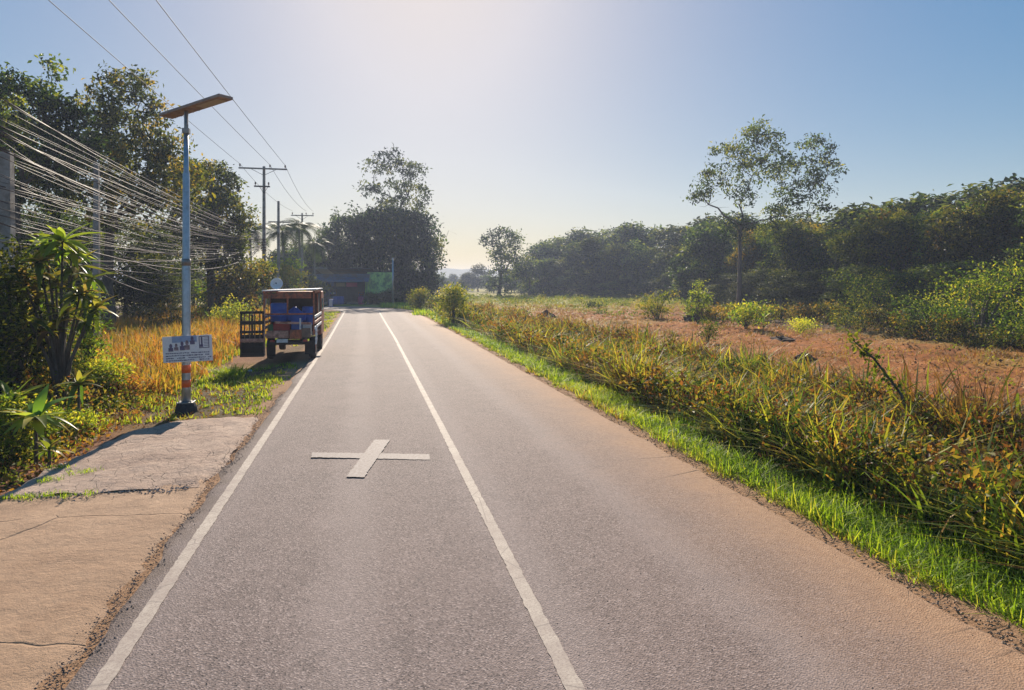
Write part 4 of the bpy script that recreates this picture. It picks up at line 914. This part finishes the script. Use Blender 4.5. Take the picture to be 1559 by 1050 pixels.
MB().box((0, 0, 0), (w_, .018, h_)).obj('board', M['board'], bd, bevel=.003)
MB().box((-.05, -.0105, .2), (w_ * .5, .003, .13)).obj('print_panel', M['skyp'], bd)
for (x0, z0, w1, h1, mm) in [(-.33, .03, .1, .13, 'ink'), (-.22, .04, .09, .12, 'photo'), (-.1, .06, .1, .16, 'ink'), (.0, .07, .11, .17, 'photo'), (.11, .16, .1, .14, 'ink')]:
    MB().lathe([(0, .0), (w1 * .5, .0), (w1 * .42, .004)], (0, 0, 0), 10).obj('portrait', M[mm], bd, loc=(x0, -.0125, z0 + h1 * .3), rot=(pi / 2, 0, 0), scale=(.62, 1, .5)); MB().box((0, 0, 0), (w1 * .95, .0022, h1 * .55)).obj('portrait', M[mm], bd, loc=(x0, -.0135, z0 - h1 * .25))
mb = MB()
for (x0, x1, z0) in [(.2, .2, .08)]: pass
for (c_, d_) in [((.345, -.012, .235), (.2, .003, .014)), ((.345, -.012, .01), (.2, .003, .014)), ((.25, -.012, .12), (.014, .003, .24)), ((.44, -.012, .12), (.014, .003, .24)), ((.3, -.012, .14), (.03, .003, .17)), ((.29, -.012, .05), (.07, .003, .05))]: mb.box(c_, d_)
mb.obj('print_frame', M['ink'], bd)
mb = MB()
for z0 in (-.08, -.13, -.18, -.225):
    x0 = -.44
    while x0 < .44:
        wq = random.uniform(.012, .05); 
        if random.random() < .86: mb.box((x0 + wq / 2, -.0112, z0 + random.uniform(-.003, .003)), (wq, .0016, random.uniform(.014, .024)))
        x0 += wq + random.uniform(.006, .012)
for z0 in (.2, .17, .14, .11, .08, .05): mb.box((.385, -.0112, z0), (.09, .0016, .008))
mb.obj('printed_text', M['ink'], bd)['kind'] = 'stuff'
for zz in (.16, -.16): MB().lathe([(.092, -.006), (.097, 0), (.092, .006)], n=18).obj('wire_tie', M['galvd'], bd, loc=(-.5 * 0 + (b0[0] - cc.x) * ex.x + (b0[1] - cc.y) * ex.y, .1, zz))

# ------------------------------------------------------------------ utility poles and cables
M['pole'] = solid('pole_concrete', (.34, .31, .29), .85, 0, .2, 5, .004, dirt=(.2, .17, .15), dscale=2)
M['ceram'] = solid('insulator_glaze', (.12, .07, .05), .25, 0, .2, 10)
M['iron'] = solid('dark_iron', (.07, .065, .07), .6, .4, .3, 10)
M['cable'] = solid('cable_sheath', (.085, .062, .06), .6, 0, .4, 3, spec=.3)
M['wire'] = solid('high_wire', (.05, .05, .055), .7, .0, .2, 3, spec=.1)
def util_pole(label, base, h, w, arm=None, arm2=None, spool=False):
    o = thing('utility_pole', label, 'utility pole', base, 0)
    V = []; 
    for z, q in ((-.3, w), (h, w * .6)):
        for sx, sy in ((-1, -1), (1, -1), (1, 1), (-1, 1)): V.append((sx * q / 2, sy * q / 2, z))
    MB().add(V, [(0, 1, 5, 4), (1, 2, 6, 5), (2, 3, 7, 6), (3, 0, 4, 7), (4, 5, 6, 7)]).obj('pole', M['pole'], o, bevel=.02)
    for a, lab in ((arm, 1), (arm2, 2)):
        if not a: continue
        z, x0, x1, ins = a
        ar = MB().box(((x0 + x1) / 2, -w * .5, z), (x1 - x0, .09, .11), rz=0).obj('crossarm', M['iron'] if lab == 2 else M['pole'], o, bevel=.01)
        for xi in ins: MB().lathe([(.02, 0), (.02, .08), (.075, .1), (.045, .14), (.075, .17), (.04, .21), (.06, .25), (.0, .29)], (xi, -w * .5, z + .055), 10).obj('insulator', M['ceram'], o, True)
        for sgn in (-1, 1): MB().tube([(0, -w * .5, z - .5), (sgn * (x1 - x0) * .25, -w * .5, z - .06)], .018, 5).obj('brace', M['iron'], o)
    if spool:
        for k in range(5): MB().tube([(-.18, -w * .55, 5.1 + k * .2), (.18, -w * .55, 5.1 + k * .2)], .035, 8).obj('spool_insulator', M['ceram'], o)
        MB().box((0, -w * .52, 5.5), (.06, .05, 1.1)).obj('rack', M['iron'], o)
        mb = MB()
        for k in range(3):
            mb.tube([(.25 + .28 * cos(t) + .1 * k, -.2, 4.9 + .3 * sin(t) - .08 * k) for t in np.linspace(0, 2 * pi, 18)], .016, 5)
        mb.obj('cable_coil', M['iron'], o)
    return o
DC = 50.0; bC = gp(402, 0, DC)
aC = lambda px: (px - 402) / F * DC
poleC = util_pole('tall concrete utility pole with two crossarms behind the truck', bC, PD(402, 253, DC)[2] - bC[2], .3, (PD(402, 257, DC)[2] - bC[2], aC(366), aC(436), (aC(368), aC(411), aC(433))), (PD(402, 284, DC)[2] - bC[2], aC(388), aC(411), (aC(390), aC(409))), True)
bA = gp(10, 0, 15.2); util_pole('short thick concrete pole at the left edge of the view', bA, PD(10, 232, 15.2)[2] - bA[2], .36)
bB = gp(147, 0, 24); util_pole('slender grey pole among the cables before the left wood', bB, PD(147, 248, 24)[2] - bB[2], .25)
D2 = 76; bD = gp(460, 0, D2); a2 = lambda px: (px - 460) / F * D2
util_pole('further utility pole with one crossarm in front of the palms', bD, PD(460, 324, D2)[2] - bD[2], .28, (PD(460, 328, D2)[2] - bD[2], a2(444), a2(477), (a2(446), a2(466), a2(476))))
bE = gp(424, 0, 57); util_pole('bare square post rising behind the palms, right of the tall pole', bE, PD(424, 306, 57)[2] - bE[2], .3, (PD(424, 338, 57)[2] - bE[2], -.8, 1.0, ()))
bS = gp(598, 0, 73); o = thing('thin_white_pole', 'thin pale steel pole standing right of the shop', 'pole', bS); MB().tube([(0, 0, 0), (0, 0, PD(598, 392, 73)[2] - bS[2])], [.1, .07], 10).obj('post', M['galv'], o, True); MB().tube([(0, 0, 0), (0, 0, .3)], .16, 10).obj('footing', M['pole'], o)
def cable(a, b, sag, r, label, group, name='overhead_cable', n=18):
    a = np.asarray(a, float); b = np.asarray(b, float)
    pts = [a + (b - a) * t + np.array((0, 0, -4 * sag * t * (1 - t))) - a for t in np.linspace(0, 1, n)]
    o = MB().tube(pts, r, 5).obj(name, M['wire' if 'wire' in label else 'cable'], None, True); o.location = a; tag(o, label, 'cable', group); return o
for px0, pxe, lab in ((55, 368, 'left'), (150, 411, 'middle'), (225, 433, 'right')):
    q = PD(px0, 0, 18.9); e = bC + np.array((aC(pxe), -.15, PD(402, 251, DC)[2] - bC[2])); ext = e + (q - e) * 2.2; ext[2] = q[2] + .25
    # pull the span through both points with a slight sag
    cable(ext, e, .25, .014, {'left': 'leftmost of the three thin high wires running to the top crossarm', 'middle': 'middle one of the three thin high wires crossing behind the lamp head', 'right': 'rightmost of the three thin high wires, passing over the lamp head'}[lab], 'high wires on the tall pole')
for e0, e1 in ((aC(368), a2(446)), (aC(411), a2(466)), (aC(433), a2(476))):
    cable(bC + np.array((e0, -.15, PD(402, 251, DC)[2] - bC[2])), bD + np.array((e1, -.15, PD(460, 321, D2)[2] - bD[2])), .5, .014, 'thin wire between the tall pole and the further crossarm pole', 'wires between the two crossarm poles')
rc = random.Random(12)
for i in range(40):     # bundle of telephone and low voltage cables
    t = i / 39; y0 = 135 + 255 * t + rc.choice([-14, -6, 0, 0, 5, 12]) + rc.uniform(-3, 3); D0 = rc.uniform(11.5, 15.5); px0 = -12
    z1 = PD(396, 352 + 30 * (t ** .8) + rc.uniform(-3, 3), DC)
    cable(PD(px0 - rc.uniform(0, 30), y0, D0), z1 + np.array((0, -.2, 0)), rc.choice([.15, .3, .5, .8, 1.2, 1.7]), rc.choice([.006, .008, .01, .014]), 'one of the slack cables fanning from the left edge to the tall pole', 'bundle of cables running to the tall pole', n=22)
for i in range(6):
    t = i / 5; cable(bB + np.array((0, 0, PD(147, 262 + 25 * i, 24)[2] - bB[2])), PD(398, 356 + 4 * i, DC), rc.uniform(.2, .6), .013, 'cable slung from the slender pole to the tall pole', 'cables on the slender pole')
cable(PD(125, 385, 24), PD(396, 371, DC), 2.2, .022, 'thick cable sagging deepest below the others left of the tall pole', 'deep hanging cables')
cable(PD(120, 398, 24), PD(396, 374, DC), 2.35, .02, 'second sagging cable just under the thickest one', 'deep hanging cables')
cable(PD(160, 372, 26), PD(396, 373, DC), 1.8, .018, 'third hanging cable, shallower than the two thick ones', 'deep hanging cables')

# ------------------------------------------------------------------ rusty farm truck
M['rust'] = solid('rusty_paint', (.46, .12, .05), .65, 0, .4, 9, .004, dirt=(.13, .06, .04), dscale=5)
M['tin'] = solid('roof_tin', (.8, .78, .8), .5, 0, .06, 6)
M['rustp'] = solid('faded_pink_paint', (.62, .32, .24), .55, 0, .25, 8, dirt=(.28, .11, .07), dscale=6)
M['rubber'] = solid('rubber', (.02, .02, .022), .85, 0, .3, 14)
M['blue'] = solid('blue_tarpaulin', (.03, .1, .42), .45, 0, .25, 5)
M['chassis'] = solid('greasy_chassis', (.03, .022, .022), .7, .2, .4, 10)
M['red'] = solid('red_plastic', (.4, .035, .03), .5, 0, .3, 6); M['green'] = solid('green_plastic', (.05, .2, .08), .5, 0, .3, 6)
M['white'] = solid('white_paint', (.7, .69, .7), .5, 0, .1, 6, dirt=(.4, .33, .28), dscale=6, dmin=.6)
M['glass'] = solid('dull_glass', (.12, .2, .22), .12, 0, .1, 3); M['wood'] = solid('weathered_planks', (.22, .14, .1), .8, 0, .35, 7, .005)
tk = thing('farm_truck', 'small rusty red flatbed truck loaded with blue drums parked on the left verge', 'truck', (-2.44, 22.2, 0)); W2 = .78; Lt = 4.6
zt = 2.18
for k in range(5): MB().box((-W2 + .14 + k * (2 * W2 - .0) / 5.0, Lt * .33, .82), (2 * W2 / 5 - .015, Lt * .66, .035)).obj('floor_plank', M['wood'], tk)
MB().box((-.35, Lt / 2, .62), (.09, Lt, .14)).box((.35, Lt / 2, .62), (.09, Lt, .14)).box((0, .15, .62), (1.0, .08, .12)).box((0, 1.8, .62), (1.0, .08, .12)).obj('chassis', M['chassis'], tk, bevel=.006)
for sx in (-1, 1):
    for yy in (.03, 1.5, 3.0):
        MB().box((sx * (W2 - .03), yy, (.82 + zt) / 2), (.055, .055, zt - .82)).obj('post', M['rust'] if sx < 0 or yy else M['rustp'], tk, bevel=.006)
    for k, z in enumerate((1.05, 1.22, 1.4)):
        MB().box((sx * (W2 + .001), 1.5, z), (.024, 3.02, .09)).obj('side_slat', M['rustp'] if k % 2 else M['white'], tk, bevel=.004)
    MB().box((sx * (W2 - .03), 1.5, zt + .02), (.06, 3.1, .07)).obj('roof_rail', M['rust'], tk, bevel=.006)
MB().box((0, .03, 1.5), (2 * W2 - .12, .04, .05)).obj('cross_rail', M['rust'], tk); MB().box((-.05, .03, zt - .1), (2 * W2 - .12, .05, .16)).obj('rear_header', M['rust'], tk, bevel=.006)
MB().box((-.05, .01, 1.85), (.05, .04, .72)).obj('centre_post', M['rust'], tk)
for k in range(6): MB().box((0, .25 + k * .52, zt + .085), (2 * W2 + .1, .42, .03), ry=-.03).obj('roof_sheet', M['tin'], tk, bevel=.004)
MB().box((-.35, -.02, .86), (.68, .05, .24)).obj('tailgate', M['rustp'], tk, bevel=.01); MB().box((.2, -.05, .86), (.36, .09, .3)).obj('tailgate', M['rust'], tk, bevel=.01)
MB().box((.5, -.01, .9), (.3, .05, .3)).obj('tailgate_panel', M['wood'], tk)
cab = MB(); yb = 3.15
cab.add([(-W2, yb, .6), (W2, yb, .6), (W2, yb, zt), (-W2, yb, zt), (-W2, yb + 1.5, .6), (W2, yb + 1.5, .6), (W2, yb + 1.5, 1.35), (-W2, yb + 1.5, 1.35), (W2, yb + 1.1, zt), (-W2, yb + 1.1, zt)], [(0, 1, 2, 3), (1, 5, 6, 8, 2), (0, 3, 9, 7, 4), (4, 7, 6, 5), (7, 9, 8, 6), (3, 2, 8, 9), (0, 4, 5, 1)]).obj('cab', M['rust'], tk, bevel=.03)
MB().box((0, yb - .01, 1.75), (1.1, .02, .5)).obj('rear_window', M['glass'], tk); MB().box((W2 + .005, yb + .5, 1.7), (.012, .8, .45)).obj('side_window', M['glass'], tk)
def wheel(x, y):
    Mx = Matrix.Rotation(pi / 2, 3, 'Y'); w = MB().lathe([(.2, -.09), (.34, -.1), (.36, -.06), (.36, .06), (.34, .1), (.2, .09)], (x, y, .36), 22, Mx).obj('wheel', M['rubber'], tk, True); MB().lathe([(.0, .04), (.1, .05), (.19, .03), (.2, .085)], (x, y, .36), 16, Mx if x > 0 else Matrix.Rotation(-pi / 2, 3, 'Y')).obj('rim', M['rustp'], w, True)
for sx in (-1, 1):
    for yy in (.85, 3.9): wheel(sx * (W2 - .12), yy)
for sx in (-1, 1): MB().box((sx * .58, .32, .38), (.26, .02, .4)).obj('mudflap', M['rubber'], tk)
MB().box((0, -.02, .58), (1.35, .08, .1)).obj('rear_bumper', M['chassis'], tk, bevel=.01)
for sx in (-1, 1): MB().box((sx * .5, -.07, .66), (.14, .03, .07)).obj('tail_lamp', M['red'], tk, bevel=.005)
for k in range(4): MB().box((W2 + .03, .25 + .0 * k, .62 + k * .13), (.05, .34, .055), rx=.5).obj('side_stripe', M['white'], tk)
mr = MB().box((W2 + .28, yb + 1.0, 1.72), (.17, .05, .3)).obj('side_mirror', M['blue'], tk, bevel=.02); MB().box((W2 + .28, yb + .97, 1.72), (.13, .012, .25)).obj('mirror_glass', M['white'], mr); MB().tube([(W2, yb + 1.05, 1.6), (W2 + .28, yb + 1.02, 1.7)], .012, 6).obj('mirror_arm', M['iron'], mr)
def drum(x, y, z, r, h, mat, label, name='plastic_drum'):
    o = thing(name, label, 'drum', (tk.location.x + x, tk.location.y + y, z))
    MB().lathe([(0, 0), (r * .93, 0), (r, .04), (r, h * .3), (r * 1.04, h * .33), (r, h * .36), (r, h * .66), (r * 1.04, h * .69), (r, h * .72), (r, h - .04), (r * .9, h), (0, h)], n=20).obj('body', M[mat], o, True); MB().tube([(r * .5, 0, h), (r * .5, 0, h + .03)], .03, 8).obj('cap', M['iron'], o)
drum(-.36, .5, 1.24, .27, .6, 'blue', 'blue drum at the rear left of the truck load'); drum(.5, .95, 1.1, .2, .6, 'blue', 'darker blue drum deep at the right of the truck load')
o = thing('tarpaulin', 'crumpled blue tarpaulin bundle beside the drum on the truck', 'tarpaulin', (tk.location.x + .12, tk.location.y + .55, 1.26)); V = []
for j in range(7):
    for i in range(14):
        a = 2 * pi * i / 14; q = (.3 if j < 4 else .3 - .09 * (j - 3)) * (1 + .13 * sin(a * 3 + j) + random.uniform(-.05, .05)); V.append((q * cos(a) * 1.05, q * sin(a) * .7, .075 * j + random.uniform(-.015, .015)))
MB().add(V, [(j * 14 + i, j * 14 + (i + 1) % 14, (j + 1) * 14 + (i + 1) % 14, (j + 1) * 14 + i) for j in range(6) for i in range(14)] + [tuple(range(84, 98))]).obj('cover', M['blue'], o, True); MB().tube([(-.36, -.22, .2), (0, -.27, .24), (.36, -.2, .2)], .012, 5).obj('rope', M['wood'], o)
MB().box((0, 1.35, 1.5), (2 * W2 - .14, .03, 1.3)).obj('interior_shade_sheet', M['chassis'], tk)  # dark sheet added behind the load to stand for the shaded interior
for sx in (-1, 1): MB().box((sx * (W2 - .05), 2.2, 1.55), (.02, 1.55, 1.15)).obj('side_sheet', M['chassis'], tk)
MB().box((.12, -.035, 1.22), (1.1, .03, .07), ry=.04).obj('load_bar', M['rustp'], tk); MB().box((.34, -.04, 1.12), (.05, .03, .5)).obj('load_strut', M['white'], tk); MB().tube([(-.62, -.03, 1.0), (-.6, -.05, 2.1)], .012, 5).obj('rope', M['wood'], tk)
MB().box((-.2, -.075, .66), (.34, .012, .11)).obj('number_plate', M['white'], tk)
def crate(x, y, z, d, mat, label):
    o = thing('plastic_crate', label, 'crate', (tk.location.x + x, tk.location.y + y, z)); w, l, h = d
    MB().box((0, 0, .01), (w, l, .02)).obj('base', M[mat], o)
    for sx, sy, ww, ll in ((-1, 0, .015, l), (1, 0, .015, l), (0, -1, w - .032, .015), (0, 1, w - .032, .015)): MB().box((sx * (w / 2 - .008), sy * (l / 2 - .008), h / 2 + .02), (ww, ll, h)).obj('side', M[mat], o, bevel=.003)
    for k in range(3): MB().box((0, -l / 2 - .004, .08 + k * h / 3.3), (w - .04, .012, .02)).obj('rib', M[mat], o)
crate(-.25, .35, .84, (.5, .42, .36), 'red', 'red plastic crate under the blue drums on the truck'); crate(-.59, .3, .84, (.16, .3, .3), 'green', 'narrow green crate beside the red one on the truck')
crate(.2, .4, .84, (.32, .4, .42), 'blue', 'dark blue crate right of the red one on the truck'); crate(.52, .35, .84, (.26, .36, .3), 'white', 'pale crate at the right rear corner of the truck')
# satellite-dish like white disc on the roof
o = thing('satellite_dish', 'small white dish resting on the left rear of the truck roof', 'dish', (tk.location.x - .42, tk.location.y + .35, zt + .1)); o.scale = (.62, .62, .62); Md = Matrix.Rotation(1.25, 3, 'X')
MB().lathe([(0, 0), (.12, .01), (.22, .045), (.3, .09), (.31, .085), (.22, .03), (0, -.015)], (0, 0, .28), 20, Md).obj('bowl', M['white'], o, True); MB().tube([(0, 0, 0), (0, .05, .26)], .02, 6).obj('mount', M['iron'], o); MB().tube([(0, .0, .28), (0, -.24, .32)], .012, 5).tube([(0, -.22, .32), (0, -.3, .33)], .035, 8).obj('feed_horn', M['iron'], o)
# hinged slatted gate standing left of the truck
gt = thing('slatted_gate', 'black slatted metal rack leaning at the left of the truck', 'rack', (-3.83, 21.95, 0)); gt.scale = (1.15, 1, 1.14)
for x in (0, .28, .56): MB().box((x, 0, .78), (.05, .05, 1.22 if x != .28 else 1.1)).obj('upright', M['chassis'], gt, bevel=.005)
for k, z in enumerate((.22, .42, .62, .85, 1.1, 1.38)): MB().box((.28, -.035, z), (.62, .025, .075 if k % 2 else .1)).obj('slat', M['chassis'] if k not in (2,) else M['rustp'], gt, bevel=.004)
MB().box((.28, .05, .5), (.56, .02, .55)).obj('lower_sheet', M['chassis'], gt)
for k in range(4): MB().box((.08 + k * .13, .03, .95), (.035, .02, .8)).obj('bar', M['wood'], gt)
MB().box((.6, -.02, .85), (.035, .035, 1.3)).box((.45, -.02, .22), (.3, .035, .035)).obj('bracket', M['rustp'], gt)

# ------------------------------------------------------------------ roadside shop at the bend
M['roof'] = solid('blue_grey_sheet', (.1, .13, .2), .55, .2, .25, 2, dirt=(.14, .1, .09), dscale=1.2); M['rooflt'] = solid('bare_zinc', (.5, .52, .56), .45, .5, .15, 3)
M['greenw'] = solid('green_sheet', (.6, .8, .25), .5, 0, .18, 3, dirt=(.2, .3, .14), dscale=1.5); M['wallk'] = solid('dark_wall', (.06, .065, .09), .8, 0, .3, 3); M['pink'] = solid('pink_banner', (.6, .06, .2), .6, 0, .15, 8)
DS = 78.0; bs = gp(515, 0, DS); sp_ = thing('roadside_shop', 'low open fronted shop with blue grey sheet roof facing the bend', 'shop', bs, -YAW * .6)
SX = lambda px: (px - 515) / F * DS
SZ = lambda py: CH - (py - HY) / F * DS
x0, x1 = SX(470), SX(558)
MB().box(((x0 + x1) / 2, 4.0, 1.5), (x1 - x0, .15, 3.0)).obj('back_wall', M['wallk'], sp_); MB().box((x1 - .05, 2.0, 1.45), (.12, 3.9, 2.9)).obj('side_wall', M['wallk'], sp_); MB().box(((x0 + x1) / 2, 2, .05), (x1 - x0, 4.2, .16)).obj('floor', M['pole'], sp_)
nsh = 11
for k in range(nsh):
    wq = (x1 - x0 + 1.0) / nsh; xk = x0 - .6 + wq * (k + .5)
    MB().box((xk, 1.9, SZ(412) + .0), (wq - .03, 5.0, .05), rx=-.13).obj('roof_sheet', M['roof'] if k not in (2, 3) else M['rooflt'], sp_)
    MB().box((xk, -1.0, SZ(424)), (wq - .03, 1.5, .04), rx=.5).obj('awning_sheet', M['roof'], sp_)
MB().box(((x0 + x1) / 2, -.62, SZ(419)), (x1 - x0 + .8, .08, .34)).obj('fascia', M['roof'], sp_)
for px, mm in ((474, 'greenw'), (500, 'wallk'), (527, 'wallk'), (557, 'greenw')): MB().box((SX(px), -.3, 1.45), (.14, .14, 2.9)).obj('post', M[mm], sp_)
nb = 14; xa, xb = SX(559), SX(597)
for k in range(nb):
    wq = (xb - xa) / nb; MB().box((xa + wq * (k + .5), -.35 - .05 * (k % 2), SZ(431)), (wq - .012, .04, SZ(415) - SZ(449))).obj('green_panel', M['greenw'], sp_)
MB().box(((xa + xb) / 2, -.28, SZ(414.5)), (xb - xa + .2, .1, .1)).obj('wall_capping', M['iron'], sp_)
MB().box((SX(536), -.45, SZ(433)), (1.25, .04, .5)).obj('banner', M['pink'], sp_); MB().box((SX(520), -.2, SZ(433)), (1.2, .04, .4)).obj('banner', solid('pale_banner', (.4, .33, .2), .6), sp_); MB().box((SX(503), -.1, SZ(432)), (.8, .04, .5)).obj('banner', M['blue'], sp_)
ss_ = [(486, 'wallk', .9, 1.5, 'dark shelf rack'), (506, 'wood', .7, 1.6, 'wooden shelf rack'), (548, 'rust', .5, 1.3, 'rust red cupboard')]
for px, mm, w, h, lb in ss_:
    p = Vector(bs) + Matrix.Rotation(-YAW * .6, 3, 'Z') @ Vector((SX(px), .6, .13)); o = thing('shelf_rack', lb + ' standing in the open front of the shop', 'shelf', p, -YAW * .6)
    for sx in (-1, 1): MB().box((sx * w / 2, 0, h / 2), (.05, .5, h)).obj('upright', M[mm], o)
    for k in range(4):
        MB().box((0, 0, .1 + k * h / 3.4), (w - .055, .5, .04)).obj('shelf', M[mm], o)
    for k in range(3):
        for j in range(4): MB().box((-w * .36 + j * w * .24, -.1, .2 + k * h / 3.4), (w * .17, .25, .16)).obj('packet', M[random.choice(['red', 'white', 'blue', 'green', 'pink'])], o)
for px, mm, lb in ((514, 'blue', 'light blue plastic barrel in front of the shop'), (521, 'blue', 'second blue barrel right of the light blue one at the shop'), (551, 'pink', 'reddish bin at the right end of the open shop front')):
    p = Vector(bs) + Matrix.Rotation(-YAW * .6, 3, 'Z') @ Vector((SX(px), -.9, 0)); o = thing('barrel', lb, 'barrel', p); MB().lathe([(0, 0), (.3, 0), (.36, .2), (.36, .7), (.3, .95), (0, .97)], n=14).obj('body', M[mm], o, True); MB().lathe([(.31, .95), (.33, .97), (.31, 1.0), (0, 1.01)], n=14).obj('lid', M['iron'], o)
for i, (px, py) in enumerate([(565, 447), (580, 446), (594, 442), (610, 440), (625, 442)]):
    near = gp(px, 0, 75.5); shrub('hedge_shrub', ['dark hedge shrub under the left end of the green wall', 'dark hedge shrub below the middle of the green wall', 'dark hedge shrub by the thin pale pole', 'dark hedge shrub right of the thin pale pole', 'dark hedge shrub at the foot of the bamboo by the bend'][i], 'shrub', near, CH + (HY - py) / F * 75.5, 2.0, 'far', n=110, size=.25, tcen=.2)

# ------------------------------------------------------------------ haze
hz = bpy.data.materials.new('haze_air'); hz.use_nodes = True; t = hz.node_tree; t.nodes.clear(); oo = t.nodes.new('ShaderNodeOutputMaterial'); pv = t.nodes.new('ShaderNodeVolumePrincipled')
pv.inputs['Color'].default_value = (.66, .76, 1, 1); pv.inputs['Density'].default_value = .0008; pv.inputs['Anisotropy'].default_value = .3; t.links.new(pv.outputs[0], oo.inputs['Volume'])
h_o = MB().box((100, 1220, 11.5), (3400, 2640, 27)).obj('haze', hz); tag(h_o, 'thin bluish morning haze over the whole view', kind='stuff')
